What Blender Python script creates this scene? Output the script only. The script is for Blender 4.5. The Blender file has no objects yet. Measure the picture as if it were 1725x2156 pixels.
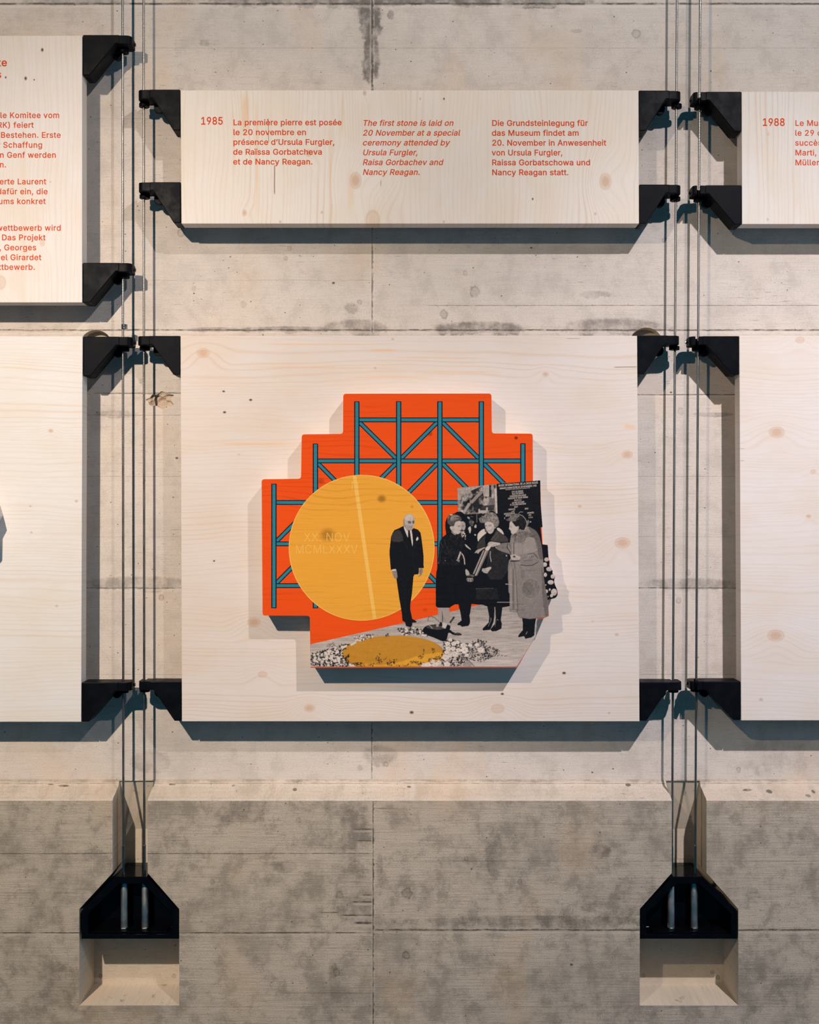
import bpy, bmesh, math, random
import numpy as np
from mathutils import Vector, Quaternion
from mathutils.geometry import delaunay_2d_cdt

# ------------------------------------------------------------------ camera, light, exposure
S = 0.0006            # metres per picture pixel on the plane of the panel fronts
D = 1.5               # camera to panel fronts
H = 1.5               # eye height above the gallery floor
CX, CY = 862.5, 1078.0
sc = bpy.context.scene
COL = sc.collection
sc.view_settings.view_transform = 'Standard'
sc.view_settings.look = 'None'
sc.view_settings.gamma = 1.0
sc.view_settings.exposure = 0.0
sc.view_settings.use_curve_mapping = False
sc.cycles.max_bounces = 3
sc.cycles.diffuse_bounces = 2
sc.cycles.glossy_bounces = 2
sc.cycles.transmission_bounces = 0
sc.cycles.adaptive_threshold = 0.05
sc.cycles.caustics_reflective = False
sc.cycles.caustics_refractive = False

cam = bpy.data.cameras.new('camera')
cam.sensor_fit = 'VERTICAL'
cam.sensor_height = 36.0
cam.sensor_width = 36.0
cam.lens = 36.0 * (D / S) / 2156.0
cam.clip_start = 0.05
cam_o = bpy.data.objects.new('camera', cam)
cam_o.location = (0, -D, H)
cam_o.rotation_euler = (math.pi / 2, 0, 0)
COL.objects.link(cam_o)
sc.camera = cam_o

world = bpy.data.worlds.new('gallery_ambient')
sc.world = world
world.use_nodes = True
wn = world.node_tree
bg = wn.nodes['Background']
wtc = wn.nodes.new('ShaderNodeTexCoord')
wsep = wn.nodes.new('ShaderNodeSeparateXYZ')
wn.links.new(wtc.outputs['Generated'], wsep.inputs[0])
wmr = wn.nodes.new('ShaderNodeMapRange')
wmr.inputs[1].default_value = -1.0
wmr.inputs[2].default_value = 1.0
wn.links.new(wsep.outputs[0], wmr.inputs[0])
wmix = wn.nodes.new('ShaderNodeMix')
wmix.data_type = 'RGBA'
wmix.inputs[6].default_value = (0.006, 0.056, 0.092, 1)
wmix.inputs[7].default_value = (0.004, 0.064, 0.116, 1)
wn.links.new(wmr.outputs[0], wmix.inputs[0])
wn.links.new(wmix.outputs[2], bg.inputs[0])
bg.inputs[1].default_value = 1.0


def spot(name, loc, aim, color, power, size_deg, oval, radius, roll=0.0):
    """A spotlight with an oval beam: size_deg across, 'oval' times taller than wide."""
    l = bpy.data.lights.new(name, 'SPOT')
    l.color = color
    l.energy = power
    l.spot_size = math.radians(size_deg)
    l.spot_blend = 1.0
    l.shadow_soft_size = radius
    o = bpy.data.objects.new(name, l)
    o.location = loc
    o.rotation_euler = ((Vector(aim) - Vector(loc)).to_track_quat('-Z', 'Y') @ Quaternion((0, 0, 1), math.radians(roll))).to_euler()
    o.scale = (1.0, oval, 1.0)
    COL.objects.link(o)


# two assumed spotlights out of view: a warm one to the left, a neutral one to the right,
# each a tight oval beam with an added wide lamp for spill around it
LW, LN = (-0.74, -1.5, H + 0.82), (0.74, -1.5, H + 1.25)
spot('assumed_spotlight_warm', LW, (-0.555, 0, H - 0.30), (1.0, 0.868, 0.735), 90, 45.3, 1.54, 0.016, -24.6)
spot('added_spill_warm', LW, (-0.40, 0, H + 0.29), (1.0, 0.82, 0.62), 44, 100, 1.0, 0.016)
spot('assumed_spotlight_neutral', LN, (0.611, 0, H - 0.40), (1.0, 0.93, 0.945), 122, 46.7, 1.17, 0.016, 39.8)
spot('added_spill_neutral', LN, (0.52, 0, H + 0.90), (1.0, 0.945, 0.93), 64, 104, 1.0, 0.016)

# added cool area light far to the right, source assumed, brightens panel sides
side_light = bpy.data.lights.new('added_side_light', 'AREA')
side_light.shape = 'RECTANGLE'
side_light.size, side_light.size_y = 0.7, 1.8
side_light.color = (0.70, 0.86, 1.0)
side_light.energy = 25
side_light_o = bpy.data.objects.new('added_side_light', side_light)
side_light_o.location = (3.4, -0.52, H + 0.15)
side_light_o.rotation_euler = (Vector((0, 0, H)) - side_light_o.location).to_track_quat('-Z', 'Z').to_euler()
COL.objects.link(side_light_o)


# ------------------------------------------------------------------ helpers
def P(px, py, d=0.0):
    """The point of depth d (behind the panel fronts) that the photo shows at a pixel."""
    k = S * (1 + d / D)
    return Vector(((px - CX) * k, d, H + (CY - py) * k))


def tag(o, label, cat, group=None, kind=None):
    if label:
        o['label'] = label
    if cat:
        o['category'] = cat
    if group:
        o['group'] = group
    if kind:
        o['kind'] = kind
    return o


def thing(name, loc, label, cat, group=None):
    o = bpy.data.objects.new(name, None)
    o.empty_display_size = 0.02
    o.location = loc
    COL.objects.link(o)
    return tag(o, label, cat, group)


def mesh_obj(name, verts, faces, mat, parent=None, smooth=False, bevel=0.0, seg=2):
    base = Vector((0, 0, 0))
    p = parent
    while p is not None:
        base += p.location
        p = p.parent
    me = bpy.data.meshes.new(name)
    me.from_pydata([tuple(Vector(v) - base) for v in verts], [], faces)
    bm = bmesh.new()
    bm.from_mesh(me)
    bmesh.ops.recalc_face_normals(bm, faces=bm.faces)
    bm.to_mesh(me)
    bm.free()
    if smooth:
        me.polygons.foreach_set('use_smooth', [True] * len(me.polygons))
    for m in (mat if isinstance(mat, (list, tuple)) else [mat]):
        me.materials.append(m)
    o = bpy.data.objects.new(name, me)
    o.parent = parent
    COL.objects.link(o)
    if bevel:
        b = o.modifiers.new('bevel', 'BEVEL')
        b.width = bevel
        b.segments = seg
        b.limit_method = 'ANGLE'
        b.angle_limit = math.radians(35)
    return o


def prism_y(pts, y0, y1):
    """(x, z) outline pushed from depth y0 to y1."""
    n = len(pts)
    v = [(x, y0, z) for x, z in pts] + [(x, y1, z) for x, z in pts]
    f = [list(range(n)), list(range(2 * n - 1, n - 1, -1))]
    f += [[i, (i + 1) % n, n + (i + 1) % n, n + i] for i in range(n)]
    return v, f


def prism_z(pts, z0, z1):
    n = len(pts)
    v = [(x, y, z0) for x, y in pts] + [(x, y, z1) for x, y in pts]
    f = [list(range(n)), list(range(2 * n - 1, n - 1, -1))]
    f += [[i, (i + 1) % n, n + (i + 1) % n, n + i] for i in range(n)]
    return v, f


def join(*vf):
    V, F = [], []
    for v, f in vf:
        k = len(V)
        V += list(v)
        F += [[i + k for i in q] for q in f]
    return V, F


def cyl(c, axis, r, h, n=24, r_in=0.0):
    """Cylinder (or ring when r_in) from point c along axis 'x' or 'z' for length h."""
    def pt(a, rr, t):
        ca, sa = math.cos(a) * rr, math.sin(a) * rr
        return (c[0] + ca, c[1] + sa, c[2] + t) if axis == 'z' else (c[0] + t, c[1] + ca, c[2] + sa)
    A = [2 * math.pi * i / n for i in range(n)]
    if not r_in:
        v = [pt(a, r, 0) for a in A] + [pt(a, r, h) for a in A]
        f = [list(range(n)), list(range(n, 2 * n))] + [[i, (i + 1) % n, n + (i + 1) % n, n + i] for i in range(n)]
        return v, f
    v = [pt(a, r, 0) for a in A] + [pt(a, r, h) for a in A] + [pt(a, r_in, 0) for a in A] + [pt(a, r_in, h) for a in A]
    f = []
    for i in range(n):
        j = (i + 1) % n
        f += [[i, j, n + j, n + i], [2 * n + i, 2 * n + j, 3 * n + j, 3 * n + i],
              [i, j, 2 * n + j, 2 * n + i], [n + i, n + j, 3 * n + j, 3 * n + i]]
    return v, f


def round_poly(pts, radii, seg=5):
    """Fillet the corners of a closed outline."""
    out = []
    n = len(pts)
    for i in range(n):
        r = radii[i] if isinstance(radii, (list, tuple)) else radii
        p = Vector(pts[i]); a = Vector(pts[i - 1]); b = Vector(pts[(i + 1) % n])
        if r <= 0:
            out.append((p.x, p.y)); continue
        u = (a - p).normalized(); w = (b - p).normalized()
        ang = math.acos(max(-1, min(1, u.dot(w))))
        if ang > 3.0:
            out.append((p.x, p.y)); continue
        t = r / math.tan(ang / 2)
        t = min(t, 0.49 * (a - p).length, 0.49 * (b - p).length)
        s, e = p + u * t, p + w * t
        for k in range(seg + 1):
            q = k / seg
            m = s * (1 - q) ** 2 + p * 2 * q * (1 - q) + e * q * q
            out.append((m.x, m.y))
    return out


# ------------------------------------------------------------------ materials
class NT:
    """Short hand for building a node tree."""
    def __init__(self, name):
        self.mat = bpy.data.materials.new(name)
        self.mat.use_nodes = True
        self.t = self.mat.node_tree
        self.bsdf = self.t.nodes['Principled BSDF']
        g = self.t.nodes.new('ShaderNodeNewGeometry')
        sp = self.t.nodes.new('ShaderNodeSeparateXYZ')
        self.t.links.new(g.outputs['Position'], sp.inputs[0])
        self.pos = g.outputs['Position']
        self.x, self.y, self.z = sp.outputs

    def put(self, sock, v):
        if isinstance(v, bpy.types.NodeSocket):
            self.t.links.new(v, sock)
        elif v is not None:
            sock.default_value = v

    def m(self, op, a, b=None, c=None, clamp=False):
        n = self.t.nodes.new('ShaderNodeMath')
        n.operation = op
        n.use_clamp = clamp
        self.put(n.inputs[0], a); self.put(n.inputs[1], b); self.put(n.inputs[2], c)
        return n.outputs[0]

    def vec(self, x, y, z=0.0):
        n = self.t.nodes.new('ShaderNodeCombineXYZ')
        self.put(n.inputs[0], x); self.put(n.inputs[1], y); self.put(n.inputs[2], z)
        return n.outputs[0]

    def noise(self, v, scale=1.0, detail=2.0, rough=0.5):
        n = self.t.nodes.new('ShaderNodeTexNoise')
        self.put(n.inputs['Vector'], v)
        n.inputs['Scale'].default_value = scale
        n.inputs['Detail'].default_value = detail
        n.inputs['Roughness'].default_value = rough
        return n.outputs['Fac']

    def voro(self, v, scale=1.0):
        n = self.t.nodes.new('ShaderNodeTexVoronoi')
        self.put(n.inputs['Vector'], v)
        n.inputs['Scale'].default_value = scale
        return n.outputs['Distance'], n.outputs['Color']

    def ramp(self, v, a, b, lo=0.0, hi=1.0, smooth=True):
        n = self.t.nodes.new('ShaderNodeMapRange')
        n.interpolation_type = 'SMOOTHSTEP' if smooth else 'LINEAR'
        self.put(n.inputs[0], v)
        for i, q in ((1, a), (2, b), (3, lo), (4, hi)):
            self.put(n.inputs[i], q)
        return n.outputs[0]

    def mix(self, f, a, b, mode='MIX'):
        n = self.t.nodes.new('ShaderNodeMix')
        n.data_type = 'RGBA'
        n.blend_type = mode
        self.put(n.inputs[0], f)
        self.put(n.inputs[6], a if isinstance(a, bpy.types.NodeSocket) else tuple(a) + (1,))
        self.put(n.inputs[7], b if isinstance(b, bpy.types.NodeSocket) else tuple(b) + (1,))
        return n.outputs[2]

    def bump(self, h, strength=0.3, dist=0.001):
        n = self.t.nodes.new('ShaderNodeBump')
        n.inputs['Strength'].default_value = strength
        n.inputs['Distance'].default_value = dist
        self.put(n.inputs['Height'], h)
        self.put(self.bsdf.inputs['Normal'], n.outputs[0])

    def out(self, color, rough=0.7, metal=0.0, spec=0.3):
        self.put(self.bsdf.inputs['Base Color'], color if isinstance(color, bpy.types.NodeSocket) else tuple(color) + (1,))
        self.put(self.bsdf.inputs['Roughness'], rough)
        self.put(self.bsdf.inputs['Metallic'], metal)
        self.put(self.bsdf.inputs['Specular IOR Level'], spec)
        return self.mat


def srgb(r, g, b):
    f = lambda c: ((c / 255 + 0.055) / 1.055) ** 2.4 if c > 10 else c / 255 / 12.92
    return (f(r), f(g), f(b))


def px_coords(n, d):
    """Surface coordinates counted in picture pixels on the plane of depth d."""
    k = S * (1 + d / D)
    u = n.m('ADD', n.m('DIVIDE', n.x, k), CX)
    v = n.m('SUBTRACT', CY, n.m('DIVIDE', n.m('SUBTRACT', n.z, H), k))
    return u, v


WOOD_LIGHT = (0.765, 0.675, 0.635)
WOOD_DARK = (0.66, 0.43, 0.27)


def wood(name, horizontal, knots=(), joints=(), cracks=(), amount=0.55, seed=0.0, light=WOOD_LIGHT, bands=(), streaks=()):
    n = NT(name)
    u, v = px_coords(n, 0.0)
    a, c = (u, v) if horizontal else (v, u)
    kc = kr = kd = None
    warp = None
    for kx, ky, r, kind in knots:
        ka, kk = (kx, ky) if horizontal else (ky, kx)
        da = n.m('MULTIPLY', n.m('SUBTRACT', a, ka), 0.72)
        dc = n.m('SUBTRACT', c, kk)
        dist = n.m('SQRT', n.m('ADD', n.m('MULTIPLY', da, da), n.m('MULTIPLY', dc, dc)))
        f = n.ramp(dist, r * 1.05, r * 0.25)
        if kind == 'd':
            kd = f if kd is None else n.m('MAXIMUM', kd, f)
        else:
            f = n.m('MULTIPLY', f, 0.45 if kind == 'f' else 0.9)
            kc = f if kc is None else n.m('MAXIMUM', kc, f)
        if r >= 5:
            g = n.ramp(dist, r * 4.5, 0.0, 0.0, r * 2.2)
            warp = g if warp is None else n.m('ADD', warp, g)
    lowf = n.noise(n.vec(n.m('MULTIPLY', a, 0.0022), n.m('MULTIPLY', c, 0.006), seed), 1.0, 2.0)
    c2 = n.m('ADD', c, n.m('MULTIPLY', n.m('SUBTRACT', lowf, 0.5), 60.0))
    if warp is not None:
        c2 = n.m('ADD', c2, warp)
    vary = n.noise(n.vec(0.0, n.m('MULTIPLY', c2, 0.012), seed + 4), 1.0, 2.0)
    t = n.m('ADD', n.m('MULTIPLY', c2, 0.62), n.m('MULTIPLY', vary, 55.0))
    late = n.m('POWER', n.m('MULTIPLY_ADD', n.m('SINE', t), 0.5, 0.5), 5.0)
    patch = n.ramp(n.noise(n.vec(n.m('MULTIPLY', a, 0.0016), n.m('MULTIPLY', c2, 0.011), seed + 9), 1.0, 3.0), 0.46, 0.70)
    for b0, b1, boost in bands:
        bm_ = n.m('MULTIPLY', n.ramp(c2, b0 - 8, b0 + 10), n.ramp(c2, b1 + 8, b1 - 10))
        patch = n.m('MAXIMUM', patch, n.m('MULTIPLY', bm_, boost))
    fibre = n.noise(n.vec(n.m('MULTIPLY', a, 0.02), n.m('MULTIPLY', c, 0.55), seed), 1.0, 3.0, 0.6)
    blot = n.noise(n.vec(n.m('MULTIPLY', a, 0.006), n.m('MULTIPLY', c, 0.012), seed + 2), 1.0, 3.0)
    base = n.mix(n.ramp(blot, 0.35, 0.75), light, tuple(a * b for a, b in zip(light, (0.975, 0.93, 0.86))))
    base = n.mix(n.ramp(fibre, 0.35, 0.8, 0.0, 0.16), base, WOOD_DARK)
    lines = n.m('MULTIPLY', late, n.m('MULTIPLY_ADD', patch, amount, 0.13))
    base = n.mix(lines, base, WOOD_DARK)
    for j, dark in joints:
        side = n.ramp(c, j - 0.7, j + 0.7)
        base = n.mix(n.m('MULTIPLY', side, dark), base, (0.74, 0.56, 0.43))
    ring = None
    if kc is not None:
        base = n.mix(n.m('MULTIPLY', kc, 0.78), base, (0.62, 0.36, 0.22))
        ringm = n.m('MULTIPLY', n.ramp(n.m('ABSOLUTE', n.m('SUBTRACT', kc, 0.22)), 0.16, 0.0), 0.32)
        base = n.mix(ringm, base, (0.60, 0.36, 0.21))
    if kd is not None:
        base = n.mix(kd, base, (0.13, 0.055, 0.03))
    for s0, s1, cc, w, amt in streaks:
        wob = n.m('MULTIPLY', n.m('SUBTRACT', lowf, 0.5), 26.0 if int(cc) % 2 else -20.0)
        d_ = n.m('ABSOLUTE', n.m('SUBTRACT', n.m('ADD', c, wob), cc))
        inside = n.m('MULTIPLY', n.ramp(a, s0, s0 + (s1 - s0) * 0.3), n.ramp(a, s1, s1 - (s1 - s0) * 0.4))
        base = n.mix(n.m('MULTIPLY', n.ramp(d_, w, 0.0), n.m('MULTIPLY', inside, amt)), base, (0.80, 0.50, 0.26))
    for x0, y0, x1, y1, w in cracks:
        ca, cb = (x0, x1) if horizontal else (y0, y1)
        cc = y0 if horizontal else x0
        wob = n.m('MULTIPLY', n.m('SUBTRACT', blot, 0.5), 5.0)
        d_ = n.m('ABSOLUTE', n.m('SUBTRACT', n.m('ADD', c, wob), cc))
        inside = n.m('MULTIPLY', n.ramp(a, ca, ca + 8), n.ramp(a, cb, cb - 8))
        base = n.mix(n.m('MULTIPLY', n.ramp(d_, w, w * 0.3), n.m('MULTIPLY', inside, 0.8)), base, (0.22, 0.10, 0.05))
    n.bump(n.m('ADD', n.m('MULTIPLY', fibre, 0.5), n.m('MULTIPLY', late, 0.4)), 0.12, 0.0006)
    return n.out(base, 0.62, spec=0.25)


def concrete(name, d, light, dark, mottle, hlines=(), vlines=(), stains=(), rings=(), pit=0.5, grain=0.25, bump=0.35, zone=None):
    """Board-marked concrete. hlines: board joints and flake ridges, vlines: the upright joint, stains: dark damp
    patches along the joints, painted crevice dark on the ledge, rings: prints of knots and screw heads."""
    if zone:
        # each stretch of wall only carries the marks that lie on it
        zx0, zy0, zx1, zy1 = zone
        hit = lambda a, b, c, e: a < zx1 + 45 and c > zx0 - 45 and b < zy1 + 14 and e > zy0 - 14
        hlines = [q for q in hlines if hit(q[1], q[0] - q[3] * 4 - 6, q[2], q[0] + q[3] * 4 + 6)]
        vlines = [q for q in vlines if hit(q[0] - 15, q[1], q[0] + 15, q[2])]
        stains = [q for q in stains if hit(q[0] - q[2] * 1.5, q[1] - q[3] * 2.2, q[0] + q[2] * 1.5, q[1] + q[3] * 2.2)]
        rings = [q for q in rings if hit(q[0] - q[2] * 1.6, q[1] - q[2] * 1.6, q[0] + q[2] * 1.6, q[1] + q[2] * 1.6)]
    n = NT(name)
    u, v = px_coords(n, d)
    wob = n.noise(n.vec(n.m('MULTIPLY', u, 0.02), n.m('MULTIPLY', v, 0.02)), 1.0, 4.0, 0.65)
    wobc = n.m('SUBTRACT', wob, 0.5)
    rag = n.m('SUBTRACT', n.noise(n.vec(n.m('MULTIPLY', u, 0.11), n.m('MULTIPLY', v, 0.11), 3.0), 1.0, 3.0, 0.7), 0.5)
    big = n.noise(n.vec(n.m('MULTIPLY', u, 0.0042), n.m('MULTIPLY', v, 0.0065), 1.0), 1.0, 3.0, 0.55)
    mid = n.noise(n.vec(n.m('MULTIPLY', u, 0.022), n.m('MULTIPLY', v, 0.019), 5.0), 1.0, 5.0, 0.70)
    fine = n.noise(n.vec(n.m('MULTIPLY', u, 0.35), n.m('MULTIPLY', v, 0.35), 2.0), 1.0, 3.0, 0.6)
    board = n.noise(n.vec(n.m('MULTIPLY', u, 0.010), n.m('MULTIPLY', v, 0.30), 7.0), 1.0, 4.0, 0.65)
    scratch = n.noise(n.vec(n.m('MULTIPLY', u, 0.028), n.m('MULTIPLY', v, 0.42), 11.0), 1.0, 3.0, 0.7)
    where = n.noise(n.vec(n.m('MULTIPLY', u, 0.006), n.m('MULTIPLY', v, 0.010), 8.0), 1.0, 2.0)
    blotch = n.m('MULTIPLY_ADD', big, 0.45, n.m('MULTIPLY', mid, 0.55))
    f = n.ramp(blotch, 0.42, 0.62)
    col = n.mix(n.m('MULTIPLY', f, mottle * 0.75), light, dark)
    f2 = n.ramp(n.m('MULTIPLY_ADD', mid, 0.8, n.m('MULTIPLY', fine, 0.2)), 0.50, 0.60)
    col = n.mix(n.m('MULTIPLY', f2, mottle * 0.45), col, dark)
    col = n.mix(n.ramp(board, 0.40, 0.72, 0.0, grain), col, dark)
    scr = n.m('MULTIPLY', n.ramp(scratch, 0.60, 0.70), n.ramp(where, 0.38, 0.62))
    col = n.mix(n.m('MULTIPLY', scr, 0.70), col, tuple(x * 0.42 for x in dark))
    col = n.mix(n.ramp(fine, 0.38, 0.72, 0.0, 0.34), col, dark)
    h = n.m('ADD', n.m('MULTIPLY', board, 0.6), n.m('MULTIPLY', fine, 0.6))
    # warm rusty tints that the formwork oil left
    rust = n.noise(n.vec(n.m('MULTIPLY', u, 0.007), n.m('MULTIPLY', v, 0.004), 21.0), 1.0, 3.0)
    col = n.mix(n.ramp(rust, 0.52, 0.72, 0.0, 0.30), col, tuple(a * b for a, b in zip(light, (0.98, 0.80, 0.60))))
    # damp stains, and the dark of ledge crevices painted in
    stx = n.m('MULTIPLY_ADD', n.ramp(mid, 0.35, 0.62), 0.75, 0.35) if stains else None
    for sx, sy, rx, ry, amt in stains:
        dx = n.m('DIVIDE', n.m('SUBTRACT', u, sx), rx)
        dy = n.m('DIVIDE', n.m('SUBTRACT', n.m('ADD', v, n.m('MULTIPLY', wobc, ry * 1.5)), sy), ry)
        q = n.m('SQRT', n.m('ADD', n.m('MULTIPLY', dx, dx), n.m('MULTIPLY', dy, dy)))
        q = n.m('ADD', q, n.m('MULTIPLY', wobc, 1.6))
        q = n.m('ADD', q, n.m('MULTIPLY', rag, 0.5))
        col = n.mix(n.m('MULTIPLY', n.ramp(q, 1.05, 0.68, 0.0, amt), stx), col, tuple(x * 0.44 for x in dark))
    # joints between the boards, and flake ridges
    brk = n.noise(n.vec(n.m('MULTIPLY', u, 0.045), n.m('MULTIPLY', v, 0.045), 17.0), 1.0, 2.0, 0.6) if hlines or vlines else None
    for y0, x0, x1, w, amt, tex in hlines:
        dv = n.m('ABSOLUTE', n.m('SUBTRACT', n.m('ADD', v, n.m('MULTIPLY', wobc, 5.0 * tex)), y0))
        span = n.m('MULTIPLY', n.ramp(u, x0 - 6, x0 + 6), n.ramp(u, x1 + 6, x1 - 6))
        ww = n.m('MULTIPLY', n.m('MULTIPLY_ADD', rag, 2.4 * tex, 1.0), w)
        core = n.m('MULTIPLY', n.ramp(n.m('DIVIDE', dv, n.m('MAXIMUM', ww, 0.3)), 1.0, 0.35), span)
        core = n.m('MULTIPLY', core, n.ramp(brk, 0.30, 0.60, 0.35, 1.0))
        col = n.mix(n.m('MULTIPLY', core, amt), col, tuple(x * 0.20 for x in dark))
        if tex > 0.5:
            below = n.m('ABSOLUTE', n.m('SUBTRACT', n.m('ADD', v, n.m('MULTIPLY', rag, 9.0)), y0 + w + 2.5))
            lip = n.m('MULTIPLY', n.ramp(below, w + 2.0, 0.5), span)
            col = n.mix(n.m('MULTIPLY', lip, 0.40 * amt), col, tuple(min(1, x * 1.15) for x in light))  # bright lower lip: a highlight painted into the colour
    for x0, y0, y1, w, amt in vlines:
        du = n.m('ABSOLUTE', n.m('SUBTRACT', n.m('ADD', u, n.m('MULTIPLY', rag, 4.0)), x0))
        span = n.m('MULTIPLY', n.ramp(v, y0 - 4, y0 + 4), n.ramp(v, y1 + 4, y1 - 4))
        core = n.m('MULTIPLY', n.ramp(n.m('ADD', du, n.m('MULTIPLY', rag, w * 2.2)), w, w * 0.3), span)
        core = n.m('MULTIPLY', core, n.ramp(brk, 0.30, 0.58, 0.30, 1.0))
        rim = n.m('MULTIPLY', n.ramp(n.m('ABSOLUTE', n.m('SUBTRACT', n.m('SUBTRACT', u, x0), n.m('MULTIPLY', rag, 6.0))), w + 2.5, w), span)
        col = n.mix(n.m('MULTIPLY', rim, 0.30), col, tuple(min(1, x * 1.12) for x in light))
        col = n.mix(n.m('MULTIPLY', core, amt), col, tuple(x * 0.20 for x in dark))
    # prints of knots and form ties
    for rx_, ry_, r, amt in rings:
        dx = n.m('MULTIPLY', n.m('SUBTRACT', u, rx_), 1.12)
        dy = n.m('SUBTRACT', v, ry_)
        q = n.m('ADD', n.m('SQRT', n.m('ADD', n.m('MULTIPLY', dx, dx), n.m('MULTIPLY', dy, dy))), n.m('MULTIPLY', rag, r * 1.3))
        e = n.ramp(n.m('ABSOLUTE', n.m('SUBTRACT', q, r * 0.8)), r * 0.32, 0.0)
        ins = n.ramp(q, r, r * 0.5)
        col = n.mix(n.m('MULTIPLY', n.m('MULTIPLY', e, n.ramp(mid, 0.35, 0.58, 0.15, 1.0)), amt * 0.85), col, tuple(x * 0.40 for x in dark))
        col = n.mix(n.m('MULTIPLY', ins, amt * 0.45), col, tuple(x * 0.6 for x in dark))
    # blow holes
    for s_, thr, rr in ((0.030, 0.78, 0.09), (0.085, 0.66, 0.13)):
        dist, rc = n.voro(n.vec(n.m('MULTIPLY', u, s_ * 0.8), n.m('MULTIPLY', v, s_), s_ * 100), 1.0)
        sp = n.t.nodes.new('ShaderNodeSeparateColor')
        n.t.links.new(rc, sp.inputs[0])
        rad = n.m('MULTIPLY_ADD', sp.outputs[1], rr * 0.8, rr * 0.25)
        hole = n.m('MULTIPLY', n.ramp(n.m('DIVIDE', n.m('ADD', dist, n.m('MULTIPLY', rag, 0.05)), rad), 1.0, 0.6), n.m('GREATER_THAN', sp.outputs[0], thr))
        col = n.mix(n.m('MULTIPLY', hole, pit), col, tuple(x * 0.16 for x in dark))
    n.bump(h, bump, 0.0018)
    return n.out(col, 0.85, spec=0.2)


WALL_D, LOW_D, PIT_D = 0.048, 0.012, 0.074
M = {}
UPPER = dict(
    name='board_marked_concrete', d=WALL_D, light=(0.72, 0.635, 0.575), dark=(0.46, 0.40, 0.355), mottle=0.42,
    hlines=[(8, -600, 2400, 3.0, 0.9, 0.6), (101, 120, 1725, 0.7, 0.4, 0.3), (250, 200, 1725, 0.8, 0.3, 0.3), (643, 900, 1725, 1.0, 0.75, 0.1),
            (695, -600, 2400, 2.4, 0.85, 1.0), (828, 200, 420, 2.0, 0.7, 1.0), (874, 150, 1000, 0.8, 0.6, 0.3), (831, 1000, 1560, 1.4, 0.85, 0.6),
            (1003, -600, 2400, 0.8, 0.5, 0.2), (1130, -600, 2400, 0.7, 0.35, 0.2), (1238, -600, 2400, 1.8, 0.75, 1.0), (1420, -600, 2400, 0.8, 0.4, 0.3),
            (590, -100, 790, 0.7, 0.35, 0.3)],
    vlines=[(784, -50, 200, 3.4, 0.9), (784, 440, 700, 2.6, 0.75), (783, 1500, 1642, 2.2, 0.8)],
    stains=[(780, 30, 26, 62, 1.0), (782, 130, 18, 80, 1.0), (700, 3, 340, 13, 0.75), (1000, 4, 300, 10, 0.75), (1140, 14, 34, 6, 0.95), (150, 4, 120, 8, 0.45),
            (752, 690, 70, 20, 0.6), (1010, 692, 110, 17, 0.8), (1290, 690, 120, 22, 0.65), (600, 694, 100, 8, 0.65), (450, 694, 60, 6, 0.6),
            (290, 1228, 130, 16, 0.5), (1450, 1230, 130, 14, 0.5), (1500, 873, 60, 5, 0.6), (240, 872, 50, 9, 0.35), (320, 1603, 46, 26, 0.35), (800, 1590, 40, 24, 0.4),
            (1635, 1590, 70, 40, 0.25), (1252, 620, 36, 9, 0.5), (740, 650, 18, 14, 0.4), (430, 90, 12, 8, 0.35), (1215, 66, 16, 6, 0.75), (823, 32, 8, 12, 0.7)],
    rings=[(1000, 614, 13, 0.75), (935, 662, 10, 0.8), (513, 641, 8, 0.55), (408, 609, 6, 0.5), (609, 523, 6, 0.6), (602, 544, 5, 0.6), (757, 636, 6, 0.6),
           (980, 575, 6, 0.5), (1340, 71, 11, 0.5), (1450, 1205, 7, 0.7), (1429, 1263, 7, 0.6), (340, 1258, 7, 0.6), (381, 490, 9, 0.6), (1556, 1621, 6, 0.6),
           (813, 1609, 6, 0.7), (758, 1617, 7, 0.7), (1434, 866, 8, 0.45), (296, 802, 5, 0.5), (1399, 506, 5, 0.6)],
    pit=0.85, grain=0.20, bump=0.30)
M['wall_ledge'] = concrete('ledge_concrete', 0.03, (0.70, 0.60, 0.52), (0.42, 0.35, 0.28), 0.55, hlines=[(1655, -600, 2400, 0.8, 0.6, 0.4)],
                           stains=[(127, 1659, 12, 1.6, 1.3), (100, 1657, 7, 1.2, 1.2), (489, 1659, 4, 2, 1.4), (620, 1664, 4, 2, 1.2), (861, 1661, 5, 1.6, 1.4), (1327, 1658, 7, 3, 1.4),
                                   (1200, 1648, 700, 5, 0.45), (300, 1649, 400, 5, 0.4), (900, 1683, 500, 3.5, 0.7), (300, 1684, 300, 3, 0.6), (1577, 1665, 13, 2, 1.5), (358, 1657, 8, 2, 1.3), (1620, 1667, 8, 3, 1.4), (1697, 1672, 6, 2.5, 1.5), (1713, 1667, 4, 2.5, 1.5)], pit=0.5, bump=0.45)  # small marks paint in dark crevices, long ones darken the ledge's edges
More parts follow.
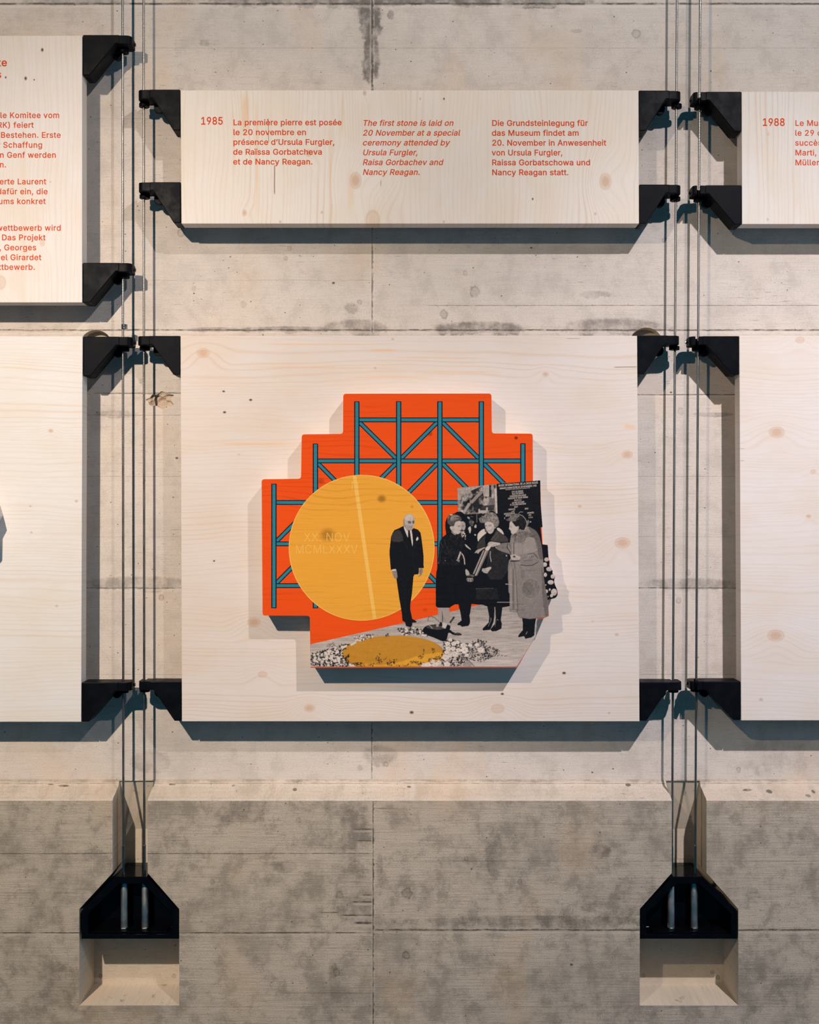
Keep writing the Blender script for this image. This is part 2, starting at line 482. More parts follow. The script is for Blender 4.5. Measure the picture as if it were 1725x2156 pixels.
LOWER = dict(
    name='lower_concrete', d=LOW_D, light=(0.56, 0.465, 0.375), dark=(0.25, 0.212, 0.172), mottle=0.85,
    hlines=[(1797, -100, 784, 1.2, 0.8, 0.3), (1813, 786, 1825, 0.8, 0.55, 0.2), (1964, -100, 784, 1.8, 0.85, 0.6), (1958, 790, 1825, 2.6, 0.85, 1.0),
            (2091, 600, 784, 0.9, 0.6, 0.3), (1746, 745, 784, 2.2, 0.9, 0.7), (1770, 752, 784, 1.6, 0.7, 0.7), (1884, 764, 784, 2.2, 0.9, 0.7), (1899, 742, 784, 2.0, 0.9, 0.7), (1921, 676, 712, 1.6, 0.8, 0.4), (1927, 722, 784, 1.8, 0.9, 0.7), (1943, 748, 784, 3.0, 0.95, 0.9), (1702, 788, 830, 1.2, 0.7, 0.6), (2120, 380, 1725, 0.8, 0.4, 0.3), (1880, 0, 160, 0.8, 0.5, 0.3), (1735, 1000, 1725, 0.8, 0.4, 0.3)],  # short rows: flake ridges as dark lines, most with a painted bright lip
    vlines=[(786, 1680, 2200, 2.2, 0.85)],
    stains=[(745, 1880, 46, 70, 0.35), (750, 1740, 40, 60, 0.35), (1160, 1940, 330, 14, 0.5), (1260, 1793, 26, 16, 0.6), (800, 1830, 8, 40, 0.35), (700, 2040, 10, 24, 0.5), (710, 2120, 40, 60, 0.3),
            (600, 1825, 40, 16, 0.45), (1040, 1800, 20, 60, 0.35), (520, 1700, 60, 34, 0.3), (1330, 1900, 120, 60, 0.3), (120, 2080, 70, 60, 0.3), (1620, 2080, 90, 60, 0.25)],
    rings=[(857, 1881, 13, 0.8), (855, 2011, 9, 0.8), (716, 1885, 9, 0.7), (982, 1808, 6, 0.6), (447, 1857, 6, 0.6), (628, 1726, 6, 0.45), (1095, 1857, 6, 0.45), (709, 2047, 9, 0.6)],
    pit=0.85, grain=0.42, bump=0.5)
M['pocket'] = concrete('smooth_cast_concrete', PIT_D, (0.72, 0.61, 0.49), (0.50, 0.42, 0.33), 0.35,
                       rings=[(297, 1663, 5, 0.6), (366, 2055, 5, 0.6), (1434, 1663, 5, 0.6), (1434, 1815, 5, 0.6), (1355, 2054, 5, 0.8), (1512, 2058, 5, 0.9), (1500, 2046, 5, 0.8), (212, 2056, 5, 0.8)],
                       pit=0.6, grain=0.06, bump=0.12)
M['fresh_break'] = concrete('broken_concrete', WALL_D, (0.66, 0.52, 0.40), (0.40, 0.30, 0.22), 0.5, pit=0.3, bump=0.8)


def simple(name, color, rough=0.5, metal=0.0, spec=0.4, speck=0.0, bump=0.0):
    n = NT(name)
    f = n.noise(n.pos, 900.0, 3.0, 0.6)
    g = n.noise(n.pos, 60.0, 3.0, 0.6)
    col = n.mix(n.m('MULTIPLY', n.ramp(g, 0.35, 0.75), speck), color, tuple(min(1, c * 2.0 + 0.004) for c in color))
    if bump:
        n.bump(f, bump, 0.0004)
    r = n.ramp(g, 0.3, 0.7, rough * 0.85, min(1, rough * 1.2))
    return n.out(col, r, metal, spec)


M['bracket'] = simple('black_powder_coat', (0.0032, 0.0040, 0.0062), 0.42, 0.0, 0.05, speck=0.3, bump=0.05)
M['anchor'] = simple('black_gloss_steel', (0.0016, 0.0020, 0.0034), 0.12, 0.0, 0.16, speck=0.2)
M['cable'] = simple('stranded_steel', (0.26, 0.25, 0.24), 0.38, 1.0, 0.5)
M['steel'] = simple('dark_turned_steel', (0.30, 0.29, 0.28), 0.24, 1.0, 0.5)
M['rod'] = simple('bright_turned_steel', (0.62, 0.58, 0.54), 0.46, 1.0, 0.5)
M['print_red'] = simple('orange_red_print', srgb(212, 74, 30), 0.75, 0.0, 0.15)
M['void'] = simple('dark_insert', (0.01, 0.01, 0.012), 0.5)


# ------------------------------------------------------------------ the wall
def build_wall():
    up = [-900, 205, 485, 708, 900, 1185, 1300, 1520, 1641]
    lowb = [1686, 1850, 2010, 3200]
    prof = [(WALL_D, q) for q in up] + [(WALL_D - 0.005, 1655), (LOW_D + 0.002, 1682)] + [(LOW_D, q) for q in lowb]
    colx = [-1.15, P(410, 0, WALL_D).x, P(800, 0, WALL_D).x, P(1130, 0, WALL_D).x, 1.15]
    colp = [-1300, 410, 800, 1130, 3000]
    ring = [(y, P(0, q, y).z) for y, q in prof]
    back = [(0.30, ring[-1][1]), (0.30, ring[0][1])]
    ring = ring + back
    n, npf = len(ring), len(prof)
    mats = [M['pocket'], M['fresh_break'], M['wall_ledge']]
    V, F, mi = [], [], []
    for x in colx:
        V += [(x, y, z) for y, z in ring]
    for c in range(len(colx) - 1):
        for i in range(n):
            j = (i + 1) % n
            F.append([c * n + i, c * n + j, (c + 1) * n + j, (c + 1) * n + i])
            k = 2
            if i < npf - 1:
                spec = UPPER if i < len(up) - 1 else (LOWER if i >= len(up) + 2 else None)
                if spec:
                    k = len(mats)
                    mats.append(concrete(zone=(colp[c], prof[i][1], colp[c + 1], prof[i + 1][1]), **spec))
            mi.append(k)
    F += [list(range(n)), list(range((len(colx) - 1) * n + n - 1, (len(colx) - 1) * n - 1, -1))]
    mi += [2, 2]
    wall = mesh_obj('wall_back', V, F, mats)
    for poly, k in zip(wall.data.polygons, mi):
        poly.material_index = k
    wall['kind'] = 'structure'

    def cut(v, f, mi):
        me = bpy.data.meshes.new('cutter')
        me.from_pydata([tuple(q) for q in v], [], f)
        bm = bmesh.new(); bm.from_mesh(me)
        bmesh.ops.recalc_face_normals(bm, faces=bm.faces)
        bm.to_mesh(me); bm.free()
        for m_ in mats:
            me.materials.append(m_)
        for p_ in me.polygons:
            p_.material_index = mi
        c = bpy.data.objects.new('cutter', me)
        COL.objects.link(c)
        md = wall.modifiers.new('cut', 'BOOLEAN')
        md.operation = 'DIFFERENCE'
        md.solver = 'EXACT'
        md.material_mode = 'INDEX'
        md.object = c
        dg = bpy.context.evaluated_depsgraph_get()
        new = bpy.data.meshes.new_from_object(wall.evaluated_get(dg))
        wall.modifiers.clear()
        wall.data = new
        bpy.data.objects.remove(c)

    # channels for the cables, deepening downwards, and the pockets for their anchors
    for cx0, cx1, px0, px1 in ((237, 311, 167, 377.5), (1415, 1488, 1347.5, 1555)):
        top_d, yf = WALL_D + 0.0012, -0.06
        xa, xb = P(cx0, 0, LOW_D).x, P(cx1, 0, LOW_D).x
        ztop, zkink, zlow = P(0, 1643, top_d).z, P(0, 1745, PIT_D).z, P(0, 1905, LOW_D).z
        V = []
        for x in (xa, xb):
            V += [(x, yf, ztop), (x, top_d, ztop), (x, PIT_D, zkink), (x, PIT_D, zlow), (x, yf, zlow)]
        cut(V, [[0, 1, 2, 3, 4], [9, 8, 7, 6, 5]] + [[i, (i + 1) % 5, 5 + (i + 1) % 5, 5 + i] for i in range(5)], 0)
        fx0, fx1 = P(px0, 0, LOW_D).x, P(px1, 0, LOW_D).x
        fz1, fz0 = P(0, 1838, LOW_D).z, P(0, 2117, LOW_D).z
        zc = P(0, 1914, LOW_D).z
        fr = [(fx0, fz0), (fx1, fz0), (fx1, zc), (xb, fz1), (xa, fz1), (fx0, zc)]
        e = 0.0025
        bk = [(fx0 + e, fz0 + e), (fx1 - e, fz0 + e), (fx1 - e, zc), (xb, fz1), (xa, fz1), (fx0 + e, zc)]
        k = 6
        ff = [(x, yf, z) for x, z in fr] + [(x, LOW_D, z) for x, z in fr] + [(x, PIT_D + 0.0004, z) for x, z in bk]
        cut(ff, [list(range(k)), list(range(3 * k - 1, 2 * k - 1, -1))] + [[b_ + i, b_ + (i + 1) % k, b_ + k + (i + 1) % k, b_ + k + i] for b_ in (0, k) for i in range(k)], 0)
    # round form-tie recesses that peep out above the panels
    for hx, hy, r in ((202, 729, 35), (1361, 725, 36)):
        c = P(hx, hy, WALL_D)
        A = [2 * math.pi * i / 40 for i in range(40)]
        rr = r * S * 1.03
        v = [(c.x + math.cos(a) * rr * 1.03, 0.03, c.z + math.sin(a) * rr * 1.03) for a in A] + [(c.x + math.cos(a) * rr * 0.95, 0.062, c.z + math.sin(a) * rr * 0.95) for a in A]
        cut(v, [list(range(40)), list(range(79, 39, -1))] + [[i, (i + 1) % 40, 40 + (i + 1) % 40, 40 + i] for i in range(40)], 0)
    # the chipped hollow beside the left cables
    rnd = random.Random(4)
    bm = bmesh.new()
    bmesh.ops.create_icosphere(bm, subdivisions=3, radius=1.0)
    c = P(338, 842, WALL_D)
    for q in bm.verts:
        k = 1 + 0.30 * math.sin(q.co.x * 5 + 1) * math.cos(q.co.z * 6) + rnd.uniform(-0.12, 0.12)
        q.co = Vector((c.x + q.co.x * k * 0.0165, WALL_D - 0.002 + q.co.y * k * 0.009, c.z + q.co.z * k * 0.0095))
    bm.verts.index_update()
    cut([q.co.copy() for q in bm.verts], [[q.index for q in f.verts] for f in bm.faces], 1)
    bm.free()
    wall.data.name = 'wall_back'


build_wall()


# ------------------------------------------------------------------ lettering: outlines of a plain grotesque
GLYPHS = {}
for _row in '''A 240 8 0 101 254 138 254 231 0 198 0 144 151 132 186 116 239 123 239 106 185 95 151 43 0/55 71 55 99 185 99 185 71
B 228 30 0 30 254 121 254 145 252 164 245 180 235 190 221 197 205 199 187 198 172 193 160 178 143 157 133 157 131 170 129 182 123 192 114 201 102 207 86 209 68 207 50 200 33 189 20 172 9 151 2 123 0/62 29 122 29 148 31 165 40 175 53 178 68 176 81 171 92 163 102 153 109 140 114 124 115 62 115/62 143 119 143 144 148 154 155 162 163 166 174 168 186 165 202 156 214 141 223 120 226 62 226
C 255 134 -3 103 1 75 12 52 32 35 58 24 90 20 127 24 165 35 197 52 223 75 242 103 254 134 258 170 252 186 245 201 236 214 224 224 209 232 193 236 174 204 174 195 197 179 214 158 224 134 228 111 225 92 216 75 202 62 182 54 157 52 127 54 97 63 72 75 53 92 38 112 29 134 26 158 30 179 40 195 57 204 80 236 80 232 62 224 45 214 31 201 19 187 9 170 2 153 -2
D 251 109 0 48 0 48 29 107 29 136 31 159 40 177 55 189 75 197 99 200 128 197 156 190 180 177 200 160 214 138 223 110 226 47 226 47 254 113 254 147 251 176 239 200 221 217 196 227 164 231 128 227 91 217 59 199 34 175 15 145 4/62 254 62 0 30 0 30 254
E 209 30 0 30 254 186 254 186 226 62 226 62 143 178 143 178 114 62 114 62 29 188 29 188 0
F 205 30 0 30 254 185 254 185 226 62 226 62 139 173 139 173 111 62 111 62 0
G 260 134 -3 102 1 75 13 52 32 35 58 24 90 20 127 24 165 35 197 52 223 74 242 102 254 132 258 152 256 170 252 187 245 202 235 214 222 225 208 232 192 237 174 204 174 194 197 178 213 158 224 133 228 111 225 92 216 75 202 62 182 54 157 52 127 54 97 63 72 75 53 92 38 112 29 134 26 155 29 172 36 187 47 198 62 205 80 207 101 217 100 141 100 141 128 239 128 239 100 236 71 225 45 209 25 188 9 163 0
H 258 30 0 30 254 62 254 62 144 196 144 196 254 228 254 228 0 196 0 196 116 62 116 62 0
I 150 16 0 16 29 59 29 59 226 16 226 16 254 135 254 135 226 91 226 91 29 135 29 135 0
J 198 93 -3 62 2 38 16 22 40 17 73 17 86 49 86 49 73 52 52 61 37 75 28 93 25 110 28 124 37 133 52 136 73 136 254 168 254 168 73 163 40 147 16 123 2
K 233 52 73 52 108 70 131 87 152 106 172 182 254 224 254 116 138 114 138/30 0 30 254 62 254 62 167 62 112 62 97 62 0/186 0 94 130 114 155 224 0
L 196 30 0 30 254 62 254 62 29 181 29 181 0
M 314 30 0 30 254 76 254 139 94 144 79 150 61 156 42 161 24 154 24 159 41 165 61 171 79 176 94 238 254 284 254 284 0 252 0 252 145 252 163 253 184 253 207 253 229 256 229 249 205 241 181 234 161 228 145 171 0 143 0 85 145 80 160 72 181 65 204 56 229 59 229 60 208 60 186 61 164 61 145 61 0
N 262 30 0 30 254 68 254 172 91 181 75 194 53 207 27 202 27 200 54 200 79 199 97 199 254 232 254 232 0 193 0 101 145 89 165 74 191 54 226 60 227 61 192 62 164 62 145 62 0
O 267 133 -3 103 1 75 12 52 32 35 58 24 90 20 127 24 165 35 197 52 223 75 242 103 254 133 258 164 254 192 242 215 223 232 197 243 165 247 127 243 90 232 58 215 32 192 12 164 1/133 26 155 29 175 38 191 52 204 72 212 97 215 127 212 157 204 182 191 202 175 216 155 225 133 228 112 225 92 216 75 202 63 182 54 157 52 127 54 97 63 72 75 52 92 38 112 29
P 222 30 0 30 254 118 254 144 252 166 244 183 231 195 215 202 195 204 174 202 152 195 133 183 116 166 104 144 96 118 93 55 93 55 121 116 121 134 123 149 128 159 136 167 147 171 160 172 174 171 188 167 201 159 211 148 219 134 224 116 226 62 226 62 0
Q 267 123 80 156 80 185 42 192 32 234 -24 200 -24 173 13 166 23/133 -3 103 1 75 12 52 32 35 58 24 90 20 127 24 165 35 197 52 223 75 242 103 254 133 258 164 254 192 242 215 223 232 197 243 165 247 127 243 90 232 58 215 32 192 12 164 1/133 26 155 29 175 38 191 52 204 72 212 97 215 127 212 157 204 182 191 202 175 216 155 225 133 228 112 225 92 216 75 202 63 182 54 157 52 127 54 97 63 72 75 52 92 38 112 29
R 224 30 0 30 254 118 254 145 252 167 244 183 232 195 217 202 198 205 176 202 154 195 136 183 120 166 109 145 101 118 99 48 99 48 128 117 128 135 129 149 133 160 141 167 150 171 162 173 176 171 190 167 202 159 212 149 220 134 224 116 226 62 226 62 0/177 0 115 115 151 115 214 0
S 223 112 -4 86 -2 64 5 46 15 32 30 23 48 19 68 52 68 55 55 62 44 71 35 83 29 112 25 128 26 143 30 155 37 165 46 171 57 173 70 171 81 166 89 148 102 122 111 92 120 64 130 43 145 30 163 26 186 29 206 37 224 51 238 69 249 90 256 114 258 137 256 158 249 175 238 189 224 197 208 200 189 169 189 163 206 151 219 134 227 112 229 97 228 84 224 73 218 64 209 59 199 58 188 60 176 65 167 85 154 106 147 132 140 156 132 179 119 197 99 202 85 204 69 201 50 193 32 180 17 162 5 139 -2
T 224 16 226 16 254 208 254 208 226 128 226 128 0 96 0 96 226
U 259 129 -4 101 -1 77 8 57 22 42 40 33 62 30 87 30 254 62 254 62 89 64 72 70 57 80 44 94 34 110 28 129 26 149 28 165 34 179 44 188 57 194 72 196 89 196 254 229 254 229 87 226 62 216 40 201 22 182 8 157 -1
V 240 102 0 8 254 42 254 96 103 108 69 124 15 117 15 133 69 145 103 197 254 231 254 139 0
W 343 78 0 8 254 41 254 82 98 88 73 93 47 98 20 95 20 100 47 106 73 112 98 153 254 190 254 231 98 237 73 243 47 249 20 244 20 249 47 255 73 261 98 302 254 335 254 265 0 228 0 184 161 176 196 168 237 175 237 167 197 159 161 115 0
X 237 9 0 109 142 109 118 15 254 52 254 89 200 102 181 112 164 122 146 116 146 126 164 136 181 149 200 187 254 223 254 129 119 129 143 228 0 191 0 146 65 134 83 125 98 115 116 122 116 113 98 103 83 91 65 46 0
Y 236 102 0 102 104 8 254 46 254 96 172 111 146 125 115 112 115 126 146 140 172 191 254 228 254 134 104 134 0
Z 219 21 0 21 23 137 193 153 215 170 238 174 227 143 226 111 226 20 226 20 254 198 254 198 231 84 64 67 40 49 17 45 27 76 28 107 29 200 29 200 0
a 195 80 -4 63 -3 47 2 34 11 24 22 17 37 15 54 17 69 22 80 29 90 39 97 63 105 89 110 117 113 133 117 136 121 138 127 138 128 133 148 120 161 98 165 75 161 59 150 50 137 20 146 29 161 39 173 52 182 66 188 97 192 119 190 143 180 153 172 161 160 167 145 168 126 168 0 138 0 138 26 136 26 126 12 108 1/85 23 101 24 114 29 124 37 132 47 136 57 138 69 138 95 130 91 116 88 100 86 88 84 67 79 52 70 47 62 46 52 51 36 65 26
b 212 115 -4 99 -3 86 2 69 16 59 29 56 29 56 0 26 0 26 254 57 254 57 160 59 160 69 173 86 186 98 191 115 192 137 189 156 180 173 166 185 146 193 122 195 94 193 66 185 42 173 23 157 8 137 -1/110 23 126 26 140 33 150 44 158 58 163 75 164 95 163 114 158 131 150 145 140 156 126 163 110 165 94 163 81 156 70 145 62 131 58 114 56 95 58 75 63 58 70 43 81 32 94 26
c 198 104 -4 79 -1 58 8 41 23 28 43 20 66 17 94 20 122 28 146 41 165 58 180 79 189 104 192 130 189 153 178 170 161 181 138 151 131 145 145 135 155 121 162 104 165 86 162 73 155 62 144 54 129 50 112 48 94 50 75 54 59 62 44 73 33 86 26 104 23 121 26 135 33 146 44 152 59 181 51 171 28 153 11 130 0
d 212 98 -4 75 -1 56 8 40 23 27 42 20 66 17 94 20 122 27 146 40 166 56 180 75 189 98 192 114 191 126 186 144 173 153 160 155 160 155 254 186 254 186 0 156 0 156 29 153 29 143 16 126 2 114 -3/102 23 118 26 132 32 142 43 150 58 154 75 156 95 154 114 150 131 142 145 132 156 118 163 102 165 86 163 72 156 62 145 54 131 50 114 48 95 50 75 54 58 62 44 73 33 86 26
e 202 106 -4 80 -1 58 8 41 23 28 42 20 66 17 93 20 121 28 145 40 165 58 180 78 189 103 192 133 187 147 180 160 170 170 157 179 141 184 121 186 97 186 85 37 85 37 110 169 110 155 101 153 119 149 134 141 147 131 157 118 163 103 165 87 163 73 157 62 147 54 135 50 121 48 105 48 89 50 69 55 53 64 40 76 31 90 25 106 23 127 26 143 36 153 53 182 45 177 32 168 20 156 10 141 2 125 -3
f 127 114 190 114 164 3 164 3 190/40 0 40 216 42 231 48 243 57 252 68 259 94 265 111 263 121 260 114 234 107 236 97 237 85 235 77 230 72 221 71 209 71 0
g 213 103 -75 84 -74 67 -70 41 -55 25 -35 51 -20 61 -33 77 -44 103 -49 124 -46 141 -38 152 -23 156 -3 156 34 153 34 143 21 126 8 114 4 97 2 76 5 56 13 40 27 28 45 20 68 17 96 20 123 27 147 40 166 56 180 76 189 98 192 114 191 127 186 144 173 154 159 157 159 157 190 186 190 186 -4 183 -27 175 -45 162 -59 145 -68 125 -73/102 30 118 32 132 38 142 47 150 61 155 77 156 96 155 115 150 132 142 146 132 156 119 163 102 165 86 163 73 156 62 145 54 131 50 115 48 96 50 78 54 61 62 48 73 38 86 32
h 205 57 113 57 0 26 0 26 254 57 254 57 144 51 144 62 166 76 181 94 189 114 192 132 190 148 184 161 174 170 160 177 142 179 120 179 0 148 0 148 118 145 137 136 152 123 161 105 165 92 163 80 159 71 151 63 141 58 129
i 83 26 0 26 190 57 190 57 0/42 221 34 223 27 227 22 234 21 242 22 249 27 256 34 260 42 262 50 260 57 256 62 249 63 242 62 234 57 227 50 223
j 83 26 190 57 190 57 -15 55 -31 51 -45 43 -56 32 -65 19 -70 2 -71 -5 -71 -5 -43 1 -43 12 -42 20 -36 25 -27 26 -15/42 221 34 223 27 227 22 234 20 242 22 249 27 256 34 260 42 262 50 260 57 256 61 249 63 242 61 234 57 227 50 223
k 190 55 68 55 106 60 106 142 190 180 190 92 100 89 100/26 0 26 254 57 254 57 0/147 0 74 93 96 114 186 0
l 95 70 -1 50 2 37 10 29 24 26 42 26 254 57 254 57 49 60 31 65 27 73 26 80 26 85 27 90 1 81 0
m 305 26 0 26 190 56 190 56 148 54 148 59 162 66 173 86 188 110 193 129 190 144 180 154 166 160 147 156 147 161 160 169 172 190 187 218 193 234 191 249 186 261 177 270 164 276 148 278 128 278 0 248 0 248 127 245 145 236 156 224 163 209 165 197 164 187 160 173 145 168 124 168 0 137 0 137 130 134 144 126 156 115 163 100 165 79 160 70 154 63 145 58 133 57 119 57 0
n 205 57 113 57 0 26 0 26 190 56 190 56 144 51 144 62 166 76 181 94 189 114 192 132 190 147 184 160 174 170 160 176 142 179 120 179 0 148 0 148 118 145 137 136 152 123 161 105 165 92 163 80 159 71 151 63 141 58 129
o 208 104 -4 79 -1 58 8 41 23 28 43 20 66 17 94 20 122 28 146 41 165 58 180 79 189 104 192 128 189 149 180 167 165 180 146 188 122 191 94 188 66 180 43 167 23 149 8 128 -1/104 23 121 26 135 33 146 44 154 59 158 75 160 94 158 112 154 129 146 144 135 155 121 162 104 165 86 162 73 155 62 144 54 129 50 112 48 94 50 75 54 59 62 44 73 33 86 26
p 212 26 -71 26 190 56 190 56 160 59 160 69 173 86 186 98 191 115 192 137 189 156 180 173 166 185 146 193 122 195 94 193 66 185 42 173 23 157 8 137 -1 115 -4 99 -3 86 2 69 16 59 29 57 29 57 -71/110 23 126 26 140 33 150 44 158 58 163 75 164 95 163 114 158 131 150 145 140 156 126 163 110 165 94 163 81 156 70 145 62 131 58 114 56 95 58 75 63 58 70 43 81 32 94 26
r 130 26 0 26 190 56 190 56 160 58 160 65 173 76 184 90 190 107 192 115 192 122 192 122 161 115 162 103 163 91 161 80 157 70 151 63 142 58 131 57 118 57 0
s 182 91 -4 72 -3 56 2 42 9 31 19 23 32 18 47 47 53 53 40 62 30 75 25 91 23 108 25 122 31 131 40 134 51 132 60 127 68 118 74 106 78 75 85 52 93 36 104 27 119 23 137 26 152 33 166 43 177 58 185 74 190 94 192 112 191 127 186 140 179 149 170 162 145 134 139 129 149 121 158 110 164 94 166 78 164 65 158 57 150 54 139 56 129 62 122 86 111 115 105 137 97 153 86 162 71 166 53 163 37 156 24 145 12 130 3 112 -2
t 114 102 190 102 164 3 164 3 190/32 236 63 236 63 49 64 38 68 31 75 26 85 25 93 26 101 27 107 1 96 -1 84 -2 62 1 46 11 36 26 32 46
u 205 91 -3 73 -1 57 5 44 15 35 29 28 47 26 69 26 190 57 190 57 72 60 52 68 37 82 28 100 25 113 27 125 31 134 38 142 48 146 61 148 76 148 190 179 190 179 0 149 0 149 46 154 46 143 23 129 8 111 0
v 195 81 0 9 190 42 190 83 78 93 43 103 10 92 10 101 43 112 78 152 190 186 190 113 0
w 284 69 0 11 190 44 190 67 107 77 68 88 21 82 21 93 67 103 107 126 190 158 190 181 107 191 68 201 21 196 21 206 68 217 107 240 190 272 190 215 0 184 0 159 86 152 112 145 140 138 169 145 169 138 140 131 112 124 86 99 0
x 189 10 0 86 109 86 86 14 190 50 190 74 153 90 127 104 103 88 103 101 127 117 153 141 190 176 190 104 84 104 107 179 0 143 0 115 43 100 68 86 91 102 91 89 68 74 43 46 0
y 195 24 -69 31 -43 36 -44 52 -44 65 -37 75 -18 81 -1 9 190 42 190 83 78 93 43 103 10 92 10 101 43 112 78 153 190 186 190 102 -29 88 -54 70 -68 46 -73 32 -72
z 190 21 0 21 23 127 160 127 161 24 161 24 190 166 190 166 165 63 30 63 28 169 28 169 0
0 227 113 -3 87 0 65 12 47 31 34 57 27 89 24 127 27 165 35 197 48 223 65 242 87 254 113 258 139 254 161 242 179 223 192 197 200 165 203 127 200 89 192 57 179 31 162 12 140 0/113 25 131 28 145 37 157 52 165 72 170 97 172 127 170 157 165 182 157 203 145 218 131 227 113 230 96 227 82 218 70 203 62 182 56 157 55 127 56 97 62 72 70 52 82 37 96 28
1 227 38 0 38 27 195 27 195 0/138 254 138 0 106 0 106 224 105 224 43 179 43 213 99 254
2 227 32 0 32 24 117 114 141 141 155 163 160 186 159 198 154 209 146 218 137 224 112 230 98 228 86 224 77 216 69 207 65 195 64 181 33 181 35 202 43 221 55 237 72 248 91 255 112 258 134 255 153 248 169 237 181 223 188 205 191 186 185 159 168 129 133 90 76 30 76 28 195 28 195 0
3 227 109 -3 87 -1 66 5 49 15 35 29 26 46 22 66 55 66 57 54 63 44 72 35 83 30 109 25 138 30 149 37 157 46 163 58 165 72 163 86 158 98 150 109 137 117 121 122 101 124 78 124 78 150 144 224 144 226 35 226 35 254 186 254 186 230 106 139 106 144 132 144 154 138 172 127 185 111 194 93 196 72 194 51 185 33 172 18 154 6 133 -1
4 227 20 53 20 79 123 254 155 254 54 83 54 81 207 81 207 53/141 0 141 61 141 73 141 159 171 159 171 0
5 227 111 -3 89 -1 70 6 54 16 41 30 33 47 30 65 61 65 64 54 69 44 87 30 111 25 125 27 138 32 149 41 157 52 162 66 164 81 162 97 157 111 148 122 137 131 124 137 109 138 84 134 64 123 34 126 48 254 183 254 183 226 75 226 67 151 68 151 89 162 115 167 131 165 147 160 161 153 172 143 182 130 189 116 194 99 195 82 193 58 184 38 171 21 154 8 134 -1
6 227 113 -3 91 -1 71 7 55 20 42 37 34 58 32 81 34 100 40 119 69 170 126 254 161 254 75 131 73 131 83 144 98 153 117 157 139 155 158 147 173 136 185 120 192 101 194 79 192 56 184 36 171 20 155 7 135 -1/113 24 127 26 139 31 149 40 157 51 162 64 164 79 162 94 157 107 149 118 139 126 127 131 113 133 99 131 87 126 77 118 69 107 64 94 62 79 64 64 69 51 77 40 87 31 99 26
7 227 48 0 162 224 162 226 31 226 31 254 195 254 195 224 82 0
8 227 113 -3 89 -1 68 6 50 17 37 31 29 48 26 68 28 83 33 98 40 110 51 121 63 128 76 132 76 133 59 141 46 154 38 171 35 190 38 209 45 225 57 239 73 249 92 256 113 258 134 256 153 249 169 239 181 225 188 209 191 190 188 171 180 154 167 141 150 133 150 132 164 128 176 121 186 110 194 98 199 83 200 68 198 48 189 31 176 17 158 6 137 -1/113 25 129 26 142 30 153 37 161 46 167 57 168 69 167 83 161 94 153 104 141 111 128 116 113 118 98 116 85 111 73 104 65 94 59 83 58 69 59 57 64 46 73 37 84 30 97 26/113 145 137 150 146 157 154 165 158 176 160 188 158 200 154 210 147 218 138 225 113 230 89 225 79 218 72 210 68 200 66 188 68 176 72 165 79 157 89 150
9 227 113 258 135 255 155 247 171 234 184 217 192 197 194 173 192 155 186 135 158 84 100 0 65 0 151 124 154 124 144 111 128 101 109 97 87 100 69 107 53 119 41 134 34 154 32 176 34 198 42 218 55 235 71 247 91 255/113 230 99 228 87 223 77 215 69 204 64 191 63 176 64 161 69 148 77 137 87 129 99 123 113 122 127 123 139 129 149 137 157 147 162 160 164 175 162 190 157 204 150 215 139 223 127 228
. 94 48 -2 39 -1 31 4 26 12 25 20 26 29 31 37 39 42 48 43 56 42 64 37 69 29 71 20 69 12 64 4 56 -1
, 94 19 -60 34 36 68 36 42 -60
’ 88 26 159 41 254 75 254 49 159
) 137 19 -48 43 9 57 58 61 103 56 157 41 214 19 270 48 270 71 221 86 162 92 103 89 65 81 27 67 -11 48 -48
- 227 168 122 168 94 57 94 57 122
é 202 106 -4 80 -1 58 8 41 23 28 42 20 66 17 93 20 121 28 145 40 165 58 180 78 189 103 192 133 187 147 180 160 170 170 157 179 141 184 121 186 97 186 85 37 85 37 110 169 110 155 101 153 119 149 134 141 147 131 157 118 163 103 165 87 163 73 157 62 147 54 135 50 121 48 105 48 89 50 69 55 53 64 40 76 31 90 25 106 23 127 26 143 36 153 53 182 45 177 32 168 20 156 10 141 2 125 -3/88 214 112 265 146 265 114 214
è 202 106 -4 80 -1 58 8 41 23 28 42 20 66 17 93 20 121 28 145 40 165 58 180 78 189 103 192 133 187 147 180 160 170 170 157 179 141 184 121 186 97 186 85 37 85 37 110 169 110 155 101 153 119 149 134 141 147 131 157 118 163 103 165 87 163 73 157 62 147 54 135 50 121 48 105 48 89 50 69 55 53 64 40 76 31 90 25 106 23 127 26 143 36 153 53 182 45 177 32 168 20 156 10 141 2 125 -3/90 214 57 265 91 265 115 214
ü 205 91 -3 73 -1 57 5 44 15 35 29 28 47 26 69 26 190 57 190 57 72 60 52 68 37 82 28 100 25 113 27 125 31 134 38 142 48 146 61 148 76 148 190 179 190 179 0 149 0 149 46 154 46 143 23 129 8 111 0/138 221 131 223 124 227 120 234 118 242 120 249 124 256 131 260 138 262 146 260 153 256 157 249 159 242 157 234 153 227 146 223/67 221 59 223 52 227 48 234 46 242 48 249 52 256 59 260 67 262 74 260 81 256 85 249 87 242 85 234 81 227 74 223
ï 83 26 0 26 190 57 190 57 0/78 221 70 223 64 227 59 234 58 242 59 249 64 256 70 260 78 262 86 260 92 256 97 249 98 242 97 234 92 227 86 223/6 221 -2 223 -8 227 -13 234 -14 242 -13 249 -8 256 -2 260 6 262 14 260 20 256 25 249 26 242 25 234 20 227 14 223
É 209 30 0 30 254 186 254 186 226 62 226 62 143 178 143 178 114 62 114 62 29 188 29 188 0/95 279 119 329 153 329 121 279'''.split('\n'):
    _ch, _adv, _rest = _row[0], _row[2:].split(' ', 1)[0], _row[2:].split(' ', 1)[1]
    _cs = []
